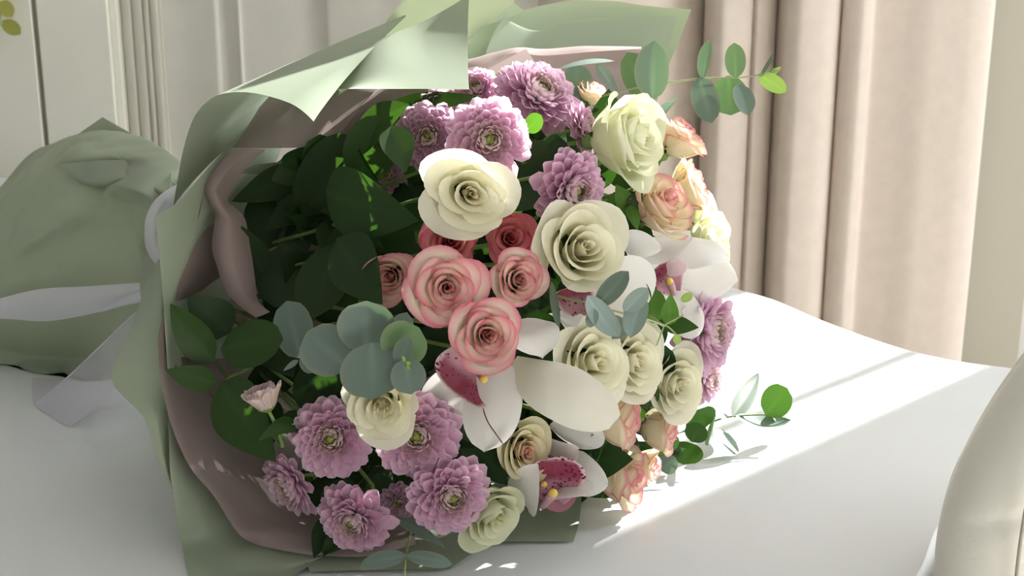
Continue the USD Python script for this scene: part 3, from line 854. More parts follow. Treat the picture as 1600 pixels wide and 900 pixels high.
kw_ = Thing("wrapping_paper", "sage green paper tube round the stems, creased and tied with a ribbon on the left", "wrapping paper", T(60, 560), G)
kw_.part("paper_tube", sheet_grid([
    [(-160, 430, 1.98), (-60, 345, 1.90), (0, 305, 1.86), (60, 262, 1.83), (130, 226, 1.79), (190, 220, 1.75), (240, 240, 1.66), (292, 270, 1.56), (330, 330, 1.50)],
    [(-160, 385, 1.90), (-60, 325, 1.82), (0, 288, 1.79), (60, 236, 1.76), (130, 203, 1.72), (190, 203, 1.68), (240, 219, 1.60), (292, 252, 1.51), (330, 320, 1.46)],
    [(-160, 420, 1.80), (-60, 350, 1.73), (0, 310, 1.70), (60, 262, 1.67), (130, 232, 1.62), (190, 232, 1.585), (240, 248, 1.52), (292, 290, 1.44), (330, 350, 1.41)],
    [(-160, 480, 1.70), (-60, 440, 1.64), (0, 410, 1.60), (60, 380, 1.57), (130, 350, 1.53), (190, 345, 1.50), (240, 350, 1.45), (292, 380, 1.40), (330, 410, 1.38)],
    [(-160, 520, 1.69), (-60, 505, 1.64), (0, 490, 1.60), (60, 475, 1.57), (130, 460, 1.54), (190, 450, 1.51), (240, 445, 1.46), (292, 450, 1.41), (330, 470, 1.39)],
    [TT(-160, 552, .03), TT(-60, 556, .02), TT(0, 548, .02), TT(60, 556, .015), TT(130, 560, .02), (190, 545, 1.56), (240, 530, 1.50), (292, 520, 1.45), (330, 520, 1.42)],
    [TT(-160, 560, .006), TT(-60, 562, .004), TT(0, 569, .003), TT(55, 581, .003), TT(115, 592, .003), TT(190, 582, .02), (240, 570, 1.56), (292, 560, 1.50), (330, 550, 1.46)],
    [TT(-160, 500, .003), TT(-60, 502, .003), TT(0, 512, .003), TT(60, 520, .003), TT(130, 530, .003), TT(190, 530, .01), (240, 520, 1.66), (292, 510, 1.60), (330, 510, 1.55)]],
    120, 120, crumple=0.035, seed=4, extra=folds), "paper_green")
kw_.part("paper_fold", sheet_grid([
    [(92, 258, 1.60), (160, 250, 1.555), (215, 252, 1.515), (268, 266, 1.465)],
    [(108, 272, 1.58), (165, 266, 1.53), (215, 268, 1.488), (266, 288, 1.435)],
    [(122, 285, 1.565), (165, 284, 1.505), (207, 280, 1.46), (266, 310, 1.415)],
    [(128, 292, 1.572), (168, 292, 1.53), (210, 290, 1.49), (266, 318, 1.43)]], 24, 30), "paper_green", label="sharp folded crease of the paper")
kw_.part("paper_corner", sheet_grid([
    [(118, 212, 1.735), (160, 183, 1.74), (204, 208, 1.70)],
    [(120, 222, 1.74), (160, 210, 1.735), (200, 220, 1.70)],
    [(120, 250, 1.75), (160, 245, 1.74), (200, 250, 1.70)]], 12, 17, straight=True), "paper_green", label="pointed paper corner sticking up")

# ------------------------------------------------------------------ wrapping: blush tissue inside
GT = "blush tissue paper sheets"
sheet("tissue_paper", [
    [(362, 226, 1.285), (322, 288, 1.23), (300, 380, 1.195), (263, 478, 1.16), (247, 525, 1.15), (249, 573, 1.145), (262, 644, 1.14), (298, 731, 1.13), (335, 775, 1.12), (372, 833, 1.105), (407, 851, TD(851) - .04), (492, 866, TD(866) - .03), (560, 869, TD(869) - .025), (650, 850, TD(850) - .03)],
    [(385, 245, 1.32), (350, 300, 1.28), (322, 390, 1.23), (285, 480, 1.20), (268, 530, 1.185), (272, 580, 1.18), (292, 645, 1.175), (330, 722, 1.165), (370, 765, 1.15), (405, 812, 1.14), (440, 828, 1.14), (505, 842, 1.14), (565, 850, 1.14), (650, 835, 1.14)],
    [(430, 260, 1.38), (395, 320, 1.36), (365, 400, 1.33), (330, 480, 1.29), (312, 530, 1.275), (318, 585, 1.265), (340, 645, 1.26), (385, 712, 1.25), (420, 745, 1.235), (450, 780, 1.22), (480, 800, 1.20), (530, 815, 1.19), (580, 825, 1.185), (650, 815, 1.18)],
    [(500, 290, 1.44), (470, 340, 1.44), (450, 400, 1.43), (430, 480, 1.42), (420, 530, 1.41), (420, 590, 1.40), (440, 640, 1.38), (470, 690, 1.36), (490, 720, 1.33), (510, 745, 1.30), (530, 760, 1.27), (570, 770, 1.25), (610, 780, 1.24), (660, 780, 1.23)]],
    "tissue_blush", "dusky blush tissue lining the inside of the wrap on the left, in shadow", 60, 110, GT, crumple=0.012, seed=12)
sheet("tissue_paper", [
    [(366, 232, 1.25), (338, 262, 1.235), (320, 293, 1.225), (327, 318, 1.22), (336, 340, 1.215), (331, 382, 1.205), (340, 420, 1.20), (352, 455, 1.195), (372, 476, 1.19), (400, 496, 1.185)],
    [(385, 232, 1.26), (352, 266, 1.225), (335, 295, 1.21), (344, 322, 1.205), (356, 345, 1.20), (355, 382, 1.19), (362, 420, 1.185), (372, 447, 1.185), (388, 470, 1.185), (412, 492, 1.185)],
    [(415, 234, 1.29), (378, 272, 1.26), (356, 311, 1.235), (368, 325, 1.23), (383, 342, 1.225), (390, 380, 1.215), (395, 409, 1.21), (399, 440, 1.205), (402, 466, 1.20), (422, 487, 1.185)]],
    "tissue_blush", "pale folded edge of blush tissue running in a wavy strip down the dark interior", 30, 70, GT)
sheet("tissue_paper", [
    [(405, 168, 1.32), (450, 130, 1.31), (500, 118, 1.29), (560, 112, 1.27), (596, 128, 1.25)],
    [(385, 200, 1.30), (430, 185, 1.27), (480, 172, 1.245), (535, 158, 1.23), (586, 142, 1.225)],
    [(364, 231, 1.275), (420, 231, 1.25), (480, 229, 1.225), (525, 212, 1.21), (552, 178, 1.205)]],
    "tissue_blush", "translucent mauve tissue flap under the sunlit paper fold at the upper left", 30, 40, GT, crumple=0.005, seed=2)
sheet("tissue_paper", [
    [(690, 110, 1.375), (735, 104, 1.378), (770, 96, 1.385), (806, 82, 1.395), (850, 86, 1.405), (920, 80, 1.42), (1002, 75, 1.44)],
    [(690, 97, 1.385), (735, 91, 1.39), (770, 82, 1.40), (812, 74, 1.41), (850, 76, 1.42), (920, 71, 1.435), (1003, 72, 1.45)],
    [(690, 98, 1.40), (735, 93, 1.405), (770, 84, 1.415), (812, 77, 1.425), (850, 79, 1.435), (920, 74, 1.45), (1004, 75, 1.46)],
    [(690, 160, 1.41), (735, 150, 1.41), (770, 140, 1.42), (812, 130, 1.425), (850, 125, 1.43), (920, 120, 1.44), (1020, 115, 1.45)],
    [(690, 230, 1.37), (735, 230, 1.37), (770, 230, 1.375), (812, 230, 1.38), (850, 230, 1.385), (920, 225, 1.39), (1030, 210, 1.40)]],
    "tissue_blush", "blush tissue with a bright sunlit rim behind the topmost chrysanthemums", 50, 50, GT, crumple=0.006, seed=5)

# the cone of paper and tissue behind and under the stems
ax_ = (OC - NECK); Lax = np.linalg.norm(ax_); ax_ /= Lax
E1 = UP - ax_ * (UP @ ax_); E1 /= np.linalg.norm(E1); E2 = np.cross(ax_, E1)
if E2 @ FWD < 0: E2 = -E2                        # E2 points to the far side


def cone(phi0, phi1, s0, s1, rfun, n=30, m=60):
    ph = np.radians(np.linspace(phi0, phi1, m)); s_ = np.linspace(s0, s1, n)
    A = np.zeros((n, m, 3))
    for i, q in enumerate(s_):
        rr = rfun(q) * (1 + 0.04 * np.sin(ph * 9) * q)
        A[i] = NECK + ax_ * q * Lax + rr[:, None] * (np.cos(ph)[:, None] * E1 + np.sin(ph)[:, None] * E2)
    A[..., 2] = np.maximum(A[..., 2], TABLE + 0.006)
    return A.reshape(-1, 3), grid_faces(n, m)


single("wrapping_paper", cone(0, 165, 0.0, 0.80, lambda q: 0.062 + 0.215 * q), "paper_green", "sage green paper forming the back of the cone behind the flowers", "wrapping paper", G)
single("tissue_paper", cone(-8, 178, 0.02, 0.78, lambda q: 0.055 + 0.212 * q), "tissue_blush", "blush tissue lining the back of the cone behind the flowers", "wrapping paper", GT)

single("wrapping_paper", cone(168, 352, 0.0, 0.40, lambda q: 0.058 + 0.20 * q, 20, 50), "paper_green", "sage green paper of the cone's near side, next to the lilac ribbon", "wrapping paper", G)
single("tissue_paper", cone(15, 178, 0.60, 0.98, lambda q: 0.075 + 0.185 * q, 20, 50), "tissue_blush", "unseen blush tissue behind the flowers at the far right, placed to block the sun", "wrapping paper", GT)  # unseen cone extension, keeps the sun off the inner tissue

# ------------------------------------------------------------------ ribbon
rb = Thing("ribbon", "sheer lilac white ribbon tied round the neck of the wrap, its tail on the table", "ribbon", P(240, 440, 1.38))
rb.part("loop", sheet_grid([
    [(292, 282, 1.37), (262, 296, 1.355), (238, 318, 1.345), (226, 350, 1.34), (226, 378, 1.335), (234, 400, 1.33), (246, 414, 1.325), (262, 420, 1.32)],
    [(292, 300, 1.36), (270, 306, 1.345), (250, 322, 1.335), (240, 350, 1.33), (240, 375, 1.325), (246, 392, 1.32), (254, 402, 1.315), (264, 405, 1.315)],
    [(296, 340, 1.37), (284, 336, 1.365), (272, 344, 1.36), (264, 362, 1.355), (262, 376, 1.35), (263, 386, 1.345), (266, 392, 1.34), (270, 394, 1.335)]], 20, 40), "ribbon_sheer")
rb.part("band", sheet_grid([
    [(-60, 480, 1.58), (0, 466, 1.555), (60, 452, 1.525), (140, 447, 1.475), (235, 440, 1.415), (280, 436, 1.38)],
    [(-60, 492, 1.57), (0, 483, 1.545), (60, 478, 1.51), (140, 468, 1.46), (235, 450, 1.405), (280, 445, 1.37)],
    [(-60, 500, 1.58), (0, 498, 1.56), (60, 502, 1.535), (140, 491, 1.485), (235, 461, 1.42), (280, 452, 1.38)]], 20, 50), "ribbon_sheer")
rb.part("band", sheet_grid([
    [(150, 488, 1.475), (200, 462, 1.43), (245, 448, 1.395), (280, 440, 1.37)],
    [(165, 486, 1.47), (205, 474, 1.425), (245, 464, 1.39), (280, 460, 1.365)],
    [(185, 478, 1.47), (212, 474, 1.43), (245, 474, 1.40), (280, 474, 1.37)]], 14, 20), "ribbon_sheer")
rb.part("tail", sheet_grid([
    [(262, 450, 1.36), (213, 488, 1.385), (160, 538, 1.43), (105, 590, 1.485), TT(54, 633, .003)],
    [(265, 480, 1.36), (222, 520, 1.375), (178, 560, 1.42), (130, 608, 1.455), TT(80, 650, .003)],
    [(270, 510, 1.355), (232, 548, 1.37), (196, 588, 1.40), (155, 632, 1.435), TT(110, 666, .003)]], 16, 40), "ribbon_tail")
rb.part("tail", sheet_grid([
    [TT(50, 590, .002), TT(80, 592, .004), TT(116, 596, .012), (150, 596, 1.50), (215, 590, 1.43)],
    [TT(50, 615, .002), TT(80, 620, .003), TT(113, 628, .006), TT(160, 630, .012), (220, 612, 1.41)],
    [TT(52, 632, .002), TT(80, 650, .002), TT(110, 665, .002), TT(165, 640, .004), TT(225, 636, .012)]], 16, 40), "ribbon_tail")
hem = curve([P(262, 450, 1.359), P(213, 488, 1.384), P(160, 538, 1.429), P(105, 590, 1.484), T(54, 633, .0035)], 24)
rb.part("hem", tube(hem, 0.0009, 5), "ribbon_sheer")

# ------------------------------------------------------------------ chrysanthemums
mum(765, 217, 132, (.12, .02, 1), "lilac chrysanthemum facing the viewer directly above the big cream rose")
mum(848, 138, 138, (.45, -.62, .75), "lilac chrysanthemum topmost of the bouquet, tilted up into the sun", d=1.17)
mum(743, 135, 84, (-.2, -.45, .9), "small lilac chrysanthemum peeping out beside the hanging paper corner", d=1.20, N=100)
mum(668, 212, 108, (-.05, .05, 1), "lilac chrysanthemum left of the upper big one, shade painted into its petals", d=1.16, shade_tone=.85)
mum(690, 168, 80, (.1, -.3, 1), "half hidden lilac chrysanthemum under the hanging paper corner, petals slightly darkened for shade", d=1.18, N=90, shade_tone=.9)
mum(918, 196, 84, (.95, -.25, .45), "lilac chrysanthemum seen from the side between the topmost one and the tall cream rose", d=1.15, N=110)
mum(902, 300, 132, (.62, .28, .72), "lilac chrysanthemum turned right above the cream rose at the centre right", d=1.06)
mum(516, 686, 126, (-.02, .08, 1), "lilac chrysanthemum below the round grey leaves, left of the lower cream rose", d=1.065)
mum(651, 683, 138, (.06, .10, 1), "lilac chrysanthemum right of the lower cream rose, beside the marked white petal", d=1.055)
mum(708, 779, 130, (.35, .22, .9), "lilac chrysanthemum at the lower middle beside the half open cream rose", d=1.06)
mum(548, 818, 120, (-.28, .40, .85), "lowest lilac chrysanthemum, facing down to the table at the left", d=1.07)
mum(448, 760, 112, (-.62, .45, .55), "lilac chrysanthemum at the lower far left with a creamy heart turned to the tissue", d=1.12, creamy=.8, open_=.8)
mum(1116, 516, 144, (.78, .02, .6), "lilac chrysanthemum at the right edge of the bouquet over the white table", d=1.22)
mum(1112, 594, 84, (.8, .2, .5), "small lilac chrysanthemum at the right edge below the larger one", d=1.27, N=90, creamy=.6)
mum(622, 786, 58, (.1, .1, 1), "small lilac chrysanthemum deep between the three lowest ones, shade darkened into its petals", d=1.13, N=80, shade_tone=.7)
mum(412, 622, 92, (-.28, -.9, .30), "pale closed chrysanthemum bud in the dark beside the big pointed leaf", d=1.065, N=90, open_=.2, creamy=2.0)
mum(602, 272, 76, (.05, .3, 1), "lilac chrysanthemum under the hanging green leaf, deep shade painted into its petals", d=1.20, N=90, shade_tone=.75)

# ------------------------------------------------------------------ white roses
GW = "cream white roses of the bouquet"
rose(738, 303, 152, (.22, .12, 1), "big cream rose facing the viewer between chrysanthemum and pink roses", "white", K=18, open_=.75, squash=.76, hint=UP + RIGHT * .5, group=GW, d=1.0)
rose(1000, 210, 160, (.80, -.05, .55), "tall cream rose in full sun at the upper right under the round leaves", "white_green", K=21, open_=.42, H=1.3, group=GW, d=1.11)
rose(916, 386, 154, (.36, -.12, .92), "big cream rose below the chrysanthemum turned right, at the centre right", "white", K=21, open_=.5, H=1.1, group=GW, d=1.02)
rose(596, 636, 122, (.02, .30, 1), "cream rose under the round grey leaves, between two chrysanthemums", "white", K=19, open_=.6, group=GW, d=1.025)
row_rose = rose(934, 564, 136, (.55, -.10, .80), "cream rose with the largest outer petal, right of the lower pink rose", "white", K=20, open_=.6, group=GW, d=1.03)
rose(997, 566, 124, (.60, .02, .80), "cream rose in the middle of the row of three at the lower right", "white", K=19, open_=.6, group=GW, d=1.11)
rose(1062, 602, 116, (.58, .12, .80), "cream rose nearest the table's bright part, right end of the row of three", "white", K=20, open_=.5, group=GW, d=1.18)
rose(775, 812, 118, (.42, .40, .60), "half open cream rose lowest on the bouquet, beside the lower chrysanthemum", "white_green", K=19, open_=.45, H=1.2, group=GW, d=1.09)
rose(1122, 372, 122, (.85, -.12, .45), "ruffled yellowish white rose at the right edge above the lilac chrysanthemum", "white_green", K=21, open_=.6, group=GW, d=1.24, ruffle=.14)

# ------------------------------------------------------------------ pink spray roses
GP = "pink edged spray roses of the bouquet"
rose(700, 450, 124, (.12, .06, 1), "largest pink edged rose in the middle of the pink group", "pink", K=23, open_=.5, group=GP, d=.985)
rose(764, 524, 118, (.18, .02, 1), "pink edged rose lowest of the pink group, over the speckled orchid lip", "pink", K=22, open_=.42, group=GP, d=.985)
rose(815, 436, 98, (.28, -.02, 1), "pink edged rose right of the largest one, above the bright white petal", "pink", K=21, open_=.36, group=GP, d=1.005)
rose(607, 434, 94, (-.10, .12, 1), "pink edged rose half hidden by the green leaf at the left of the pink group", "pink", K=21, open_=.36, group=GP, d=1.075)
rose(704, 376, 98, (.08, -.12, 1), "deep pink rose behind the largest one, under the big cream rose", "deep", K=18, open_=.4, group=GP, d=1.06)
rose(799, 371, 92, (.12, -.05, 1), "deep pink rose between the two big cream roses", "deep", K=18, open_=.4, group=GP, d=1.065)
rose(1070, 205, 98, (.55, -.65, .30), "peach rose with pink edges at the upper right beside the tall cream rose", "peach", K=18, open_=.5, H=1.15, group=GP, d=1.18)
rose(1046, 312, 120, (.55, -.45, .55), "peach rose with pink edges below the tall cream rose", "peach", K=18, open_=.45, H=1.2, group=GP, d=1.15)
rose(1092, 288, 98, (.85, -.35, .25), "peach rose with magenta edges at the right edge behind the other peach rose", "peach", K=20, open_=.5, H=1.1, group=GP, d=1.22)
rose(930, 138, 62, (.3, -.7, .4), "peach rose tip hidden behind the topmost chrysanthemum and the tall cream rose", "peach", K=16, open_=.4, group=GP, d=1.27)
rose(984, 655, 112, (.95, .06, .28), "peach rose seen from the side below the row of three cream roses", "peach", K=18, open_=.3, H=1.35, group=GP, d=1.14)
rose(1046, 672, 90, (.95, .05, .25), "small peach rose seen from the side below the rightmost cream rose", "peach", K=20, open_=.3, H=1.3, group=GP, d=1.21)
rose(988, 748, 114, (.86, .10, .42), "pale peach rose lowest at the right, touching the table", "peach", K=18, open_=.35, H=1.3, group=GP, d=1.205)
rose(1022, 728, 70, (.9, .1, .35), "smallest peach rose behind the pale one at the table", "peach", K=18, open_=.35, H=1.3, group=GP, d=1.25)
rose(824, 706, 90, (.35, .05, .90), "yellowish rose with a pink heart between the marked white petal and the speckled orchid", "butter", K=19, open_=.35, H=1.2, group=GP, d=1.10, squash=1.3)


# ------------------------------------------------------------------ orchids
class Orchid:
    def __init__(self, label, loc, seed):
        self.t = Thing("orchid", label, "flower", loc, "white orchids of the bouquet"); self.rng = np.random.default_rng(seed)

    def tep(self, base, tip, wpx, face, name="petal", shape="sepal", label=None, pig=None, **kw):
        dm = (TDEPTH(base) + TDEPTH(tip)) / 2
        kw.setdefault("wave", .10); kw.setdefault("fold", -.06 if kw.get("cup", 0) < 0 else .06)
        v, f, U, V = patch(base, tip, wpx / FPX * dm, V3(*face), shape, nu=13, nv=15, seed=int(self.rng.integers(99)), **kw)
        return self.t.part(name, (v, f), "sepal_orchid", orchid_pig(U, V, self.rng) if pig is None else pig(U, V), label=label)

    def lip(self, base, tip, wpx, face, **kw):
        dm = (TDEPTH(base) + TDEPTH(tip)) / 2
        v, f, U, V = patch(base, tip, wpx / FPX * dm, V3(*face), "petal", nu=21, nv=21, seed=3, **kw)
        e = np.maximum(sm(np.abs(U), .80, .97), sm(V, .86, .98))
        c = mix(np.broadcast_to((0.58, 0.30, 0.36), (len(U), 3)), (0.27, 0.025, 0.07), sm(V, .30, .6) * (1 - e) * .9)
        c = mix(c, (0.80, 0.62, 0.64), e)
        self.t.part("lip", (v, f), "lip_orchid", c, label="magenta speckled lip")

    def column(self, a, b, r=.0035):
        c = curve([a, (np.asarray(a) + b) / 2 - FWD * .003, b], 10)
        q = self.t.part("column", tube(c, np.linspace(r * .8, r, 10), 10), "sepal_orchid", np.broadcast_to((0.62, 0.36, 0.40), (10 * 10 + 2, 3)))
        s = trimesh.creation.icosphere(2, 1.0); F = frame_z(np.asarray(b) - a)
        self.t.part("anther", ((s.vertices * [r * .95, r * .95, r * 1.2]) @ F + b, s.faces), "anther", parent=q, label="yellow anther cap")


o = Orchid("white orchid under the lowest pink rose, one petal marked with a brown line", P(740, 600, 1.06), 1)
o.tep(P(782, 560, 1.05), P(757, 706, 1.015), 92, (-.05, .1, 1), shape="oval", cup=-.22, bend=-.05)
o.tep(P(800, 505, 1.03), P(848, 560, 1.0), 100, (.55, -.25, 1), shape="oval", cup=.10, bend=-.12)
o.tep(P(750, 580, 1.07), P(662, 660, 1.07), 90, (0, 0, 1), shape="oval", cup=-.1)
o.lip(P(742, 545, 1.06), P(716, 622, 1.01), 108, (.0, .35, 1), cup=.12, bend=.10, wave=.22)
o.column(P(750, 585, 1.035), P(756, 592, 1.0))
ck = curve([P(756, 634, .0) * 0 + P(755, 636, 1.002), P(762, 657, .999), P(776, 678, 1.0), P(786, 692, 1.003)], 16)
o.t.part("crack", tube(ck - FWD * .006, np.r_[.0002, np.full(14, .0005), .0002], 5), "crack_brown", label="thin brown crack line on the petal")

o = Orchid("white orchid with an upturned speckled lip above the square paper corner on the table", P(868, 745, 1.13), 2)
o.tep(P(852, 790, 1.15), P(925, 768, 1.105), 62, (.1, -.65, .75), shape="strap", cup=.18, bend=-.18, name="sepal")
o.tep(P(822, 792, 1.13), P(840, 725, 1.085), 66, (-.55, -.1, 1), shape="sepal", cup=.12, bend=-.12)
o.tep(P(882, 730, 1.15), P(948, 756, 1.105), 70, (.15, .1, 1), shape="sepal", cup=-.15, bend=-.10)
o.tep(P(852, 700, 1.15), P(905, 700, 1.105), 66, (0, .35, 1), shape="sepal", cup=.12, bend=-.10)
o.tep(P(882, 690, 1.16), P(930, 665, 1.12), 90, (.3, .1, 1), shape="sepal", cup=-.1, bend=-.06)
o.tep(P(835, 770, 1.15), P(900, 740, 1.14), 90, (0, -.2, 1), shape="round", name="petal", cup=.25, pig=lambda U, V: np.broadcast_to((0.52, 0.24, 0.29), (len(U), 3)))
o.lip(P(868, 780, 1.135), P(872, 712, 1.09), 88, (.05, .10, 1), cup=.18, bend=.02, wave=.16)
o.column(P(848, 790, 1.125), P(864, 771, 1.09), .0042)
o.column(P(846, 760, 1.12), P(850, 757, 1.10), .003)

o = Orchid("white orchid with broad sunlit petals and a dark red lip at the bouquet's right", P(1060, 430, 1.17), 3)
o.tep(P(1040, 402, 1.17), P(1138, 402, 1.19), 60, (.2, -.55, .8), shape="sepal", cup=.10, bend=-.10)
o.tep(P(1048, 425, 1.19), P(1152, 440, 1.22), 96, (.45, .2, .8), shape="sepal", cup=-.12)
o.tep(P(980, 400, 1.13), P(1080, 368, 1.15), 44, (.05, -.15, 1), shape="strap", cup=.2, bend=.10, side=-.05, name="sepal")
o.tep(P(972, 372, 1.10), P(1033, 390, 1.10), 42, (.05, -.1, 1), shape="sepal", cup=-.25, name="sepal")
o.tep(P(1060, 450, 1.20), P(1082, 530, 1.18), 60, (.2, .15, 1), shape="oval", cup=-.1)
o.lip(P(1052, 455, 1.15), P(1030, 412, 1.125), 62, (.1, .1, 1), cup=.25, bend=.10, wave=.2)
o.tep(P(1046, 432, 1.14), P(1064, 408, 1.12), 34, (.15, .0, 1), shape="round", cup=-.1, pig=lambda U, V: np.broadcast_to((0.80, 0.60, 0.64), (len(U), 3)), label="small pink side lobe")
o.column(P(1052, 458, 1.14), P(1046, 440, 1.115), .0036)

o = Orchid("white orchid half hidden behind the pale blue grey leaves at the centre right", P(930, 450, 1.09), 4)
o.tep(P(985, 500, 1.10), P(965, 402, 1.055), 110, (.1, .1, 1), shape="oval", cup=-.12, bend=-.05)
o.tep(P(960, 500, 1.11), P(872, 492, 1.09), 60, (.0, .1, 1), shape="sepal", cup=-.1)
o.lip(P(905, 490, 1.08), P(893, 446, 1.045), 62, (0, .1, 1), cup=.18, bend=.10, wave=.2)

# the large smooth outer petal of the cream rose (a calla like sheet in front of it)
v, f, U, Vv = patch(P(798, 572, 1.05), P(968, 650, .985), 94 / FPX * 1.03, V3(.15, .25, 1), "petal", nu=17, nv=19, cup=-.22, bend=-.14, wave=.06)
row_rose.part("petal", (v, f), "petal", mix(np.broadcast_to((0.84, 0.81, 0.70), (len(U), 3)), (0.74, 0.72, 0.52), (1 - sm(Vv, 0, .4)) * .6), label="broad smooth outer petal fallen open")

# ------------------------------------------------------------------ eucalyptus
GE = "eucalyptus sprigs of the bouquet"
s = Sprig("eucalyptus_sprig", "eucalyptus sprig with round green leaves reaching right at the bouquet's upper right corner", "leafy sprig", P(1030, 130, 1.22), GE, 1)
s.stem([P(940, 150, 1.24), P(1035, 130, 1.22), P(1110, 122, 1.21), P(1160, 121, 1.20), P(1218, 110, 1.20)], .0011, .0006, "stem_pale")
s.leaf(P(1020, 155, 1.205), P(1022, 64, 1.19), 54, "grey", "oval", (-.25, 0, 1), fold=.55, bend=-.05)
s.leaf(P(1012, 160, 1.235), P(980, 82, 1.245), 46, "greygreen", "round", (-.2, 0, 1))
s.leaf(P(1098, 124, 1.21), P(1110, 63, 1.20), 34, "grey", "oval", (-1, .1, .5), fold=.3)
s.leaf(P(1092, 120, 1.205), P(1112, 192, 1.195), 44, "grey", "oval", (-.1, .2, 1), fold=.12, bend=.04)
s.leaf(P(1150, 122, 1.20), P(1147, 67, 1.195), 34, "greygreen", "oval", (.1, -.1, 1), fold=.1)
s.leaf(P(1138, 118, 1.215), P(1142, 180, 1.21), 58, "greygreen", "round", (-.1, .1, 1), bend=.05)
s.leaf(P(1152, 132, 1.195), P(1168, 180, 1.19), 38, "grey", "oval", (.4, .1, .9), fold=.3)
s.leaf(P(1186, 124, 1.20), P(1210, 82, 1.205), 14, "grey", "oval", (-1, 0, .4))
s.leaf(P(1186, 116, 1.20), P(1228, 144, 1.19), 30, "limey", "oval", (.1, -.2, 1), fold=.1)
s.leaf(P(1204, 116, 1.20), P(1221, 104, 1.20), 9, "limey", "leaf", (0, 0, 1))
s.leaf(P(1202, 118, 1.205), P(1214, 106, 1.20), 9, "greygreen", "leaf", (0, 0, 1))
s.leaf(P(960, 95, 1.27), P(862, 112, 1.25), 20, "grey", "leaf", (.1, -.9, .5), bend=-.06)
s.leaf(P(932, 100, 1.26), P(968, 150, 1.22), 20, "grey_sunlit", "leaf", (-.3, -.6, .6), fold=.2)
s.leaf(P(905, 165, 1.27), P(900, 100, 1.28), 50, "grey", "round", (0, 0, 1))
s.leaf(P(1015, 195, 1.22), P(1060, 152, 1.21), 26, "grey_sunlit", "leaf", (.1, -.8, .6), fold=.25)

s = Sprig("eucalyptus_sprig", "eucalyptus sprig of large round blue grey leaves above the lower cream rose", "leafy sprig", P(560, 560, 1.02), GE, 2)
s.stem([P(520, 560, 1.12), P(575, 560, 1.03), P(632, 566, .975)], .0012, .0007, "stem_pale")
s.leaf(P(545, 575, 1.045), P(480, 518, 1.04), 92, "grey", "round", (-.35, .1, 1), cup=.10)
s.leaf(P(572, 552, 1.02), P(573, 470, 1.01), 92, "grey", "round", (.05, -.25, 1), cup=.08)
s.leaf(P(580, 535, .995), P(584, 624, .965), 102, "grey", "round", (0, .25, 1), cup=.10)
s.leaf(P(612, 560, 1.03), P(636, 488, 1.045), 40, "grey", "round", (.2, 0, 1))
s.leaf(P(606, 562, .99), P(655, 512, .985), 76, "greygreen", "round", (.25, -.1, 1), cup=.06)
s.leaf(P(634, 560, .972), P(642, 616, .965), 56, "grey", "round", (.1, .3, 1), fold=.10)
s.leaf(P(622, 574, .975), P(640, 528, .965), 36, "grey", "oval", (-.4, -.1, 1), cup=.15)
s.leaf(P(632, 566, .965), P(630, 556, .955), 5, "limey", "oval", (0, 0, 1))
s.leaf(P(634, 567, .963), P(642, 568, .955), 6, "limey", "oval", (0, 0, 1))
s.leaf(P(636, 570, .962), P(640, 578, .955), 5, "limey", "oval", (0, 0, 1))
s.leaf(P(470, 560, 1.12), P(448, 470, 1.13), 66, "grey", "round", (-.2, 0, 1))
s.leaf(P(468, 560, 1.10), P(492, 578, 1.09), 26, "grey", "round", (0, .2, 1))
s.leaf(P(466, 562, 1.10), P(442, 580, 1.09), 9, "grey", "leaf", (0, 0, 1))

s = Sprig("eucalyptus_sprig", "eucalyptus sprig with sunlight painted into its blue grey leaves, before the half hidden orchid", "leafy sprig", P(950, 480, 1.02), GE, 3)
s.stem([P(868, 462, 1.06), P(905, 470, 1.03), P(960, 486, 1.02), P(1008, 498, 1.03), P(1038, 510, 1.04)], .0013, .0008, "stem_pale")
s.leaf(P(928, 482, 1.0), P(922, 512, .995), 22, "grey_sunlit", "oval", (-.5, -.3, 1))
s.leaf(P(918, 462, 1.0), P(968, 526, .99), 40, "grey_sunlit", "oval", (.0, -.55, .8), fold=.2, bend=.12)
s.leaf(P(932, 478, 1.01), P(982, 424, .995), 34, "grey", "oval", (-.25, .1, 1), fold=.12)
s.leaf(P(975, 488, 1.0), P(1012, 450, .99), 30, "grey_sunlit", "oval", (.3, -.2, 1), fold=.2)
s.leaf(P(1002, 462, 1.01), P(985, 528, .985), 38, "grey_sunlit", "oval", (-.3, .1, 1), fold=.25)
s.leaf(P(862, 440, 1.02), P(874, 512, 1.01), 18, "grey", "oval", (-.7, 0, .7), fold=.2)
s.leaf(P(925, 505, 1.05), P(985, 515, 1.05), 40, "grey", "oval", (0, -.3, 1))

s = Sprig("eucalyptus_sprig", "eucalyptus sprig lying on the table at the right, its round leaves casting shadows", "leafy sprig", T(1130, 660), GE, 4)
s.stem([P(1010, 690, 1.32), T(1090, 668, .03), T(1140, 651, .035), T(1190, 648, .035), T(1232, 655, .03)], .0013, .0006, "stem_green")
s.leaf(T(1144, 652, .035), T(1186, 582, .055), 32, "grey_shaded", "leaf", (-.63, .636, .44), fold=.25, bend=.06)  # pigment darkened to stand for the leaf's shaded side
s.leaf(T(1138, 650, .034), T(1092, 640, .05), 25, "grey", "leaf", (0, -.8, .6))
s.leaf(T(1196, 648, .037), T(1230, 606, .06), 50, "bright", "round", (-.5, .5, 1))
s.leaf(T(1150, 650, .036), T(1236, 656, .03), 30, "grey", "oval", (.05, -.75, .55), fold=.15, bend=.10)
s.leaf(T(1205, 650, .034), T(1228, 652, .022), 30, "grey", "oval", (.1, -.5, 1))
s.leaf(T(1118, 690, .022), T(1150, 690, .012), 50, "grey", "round", (.1, -.6, .8))
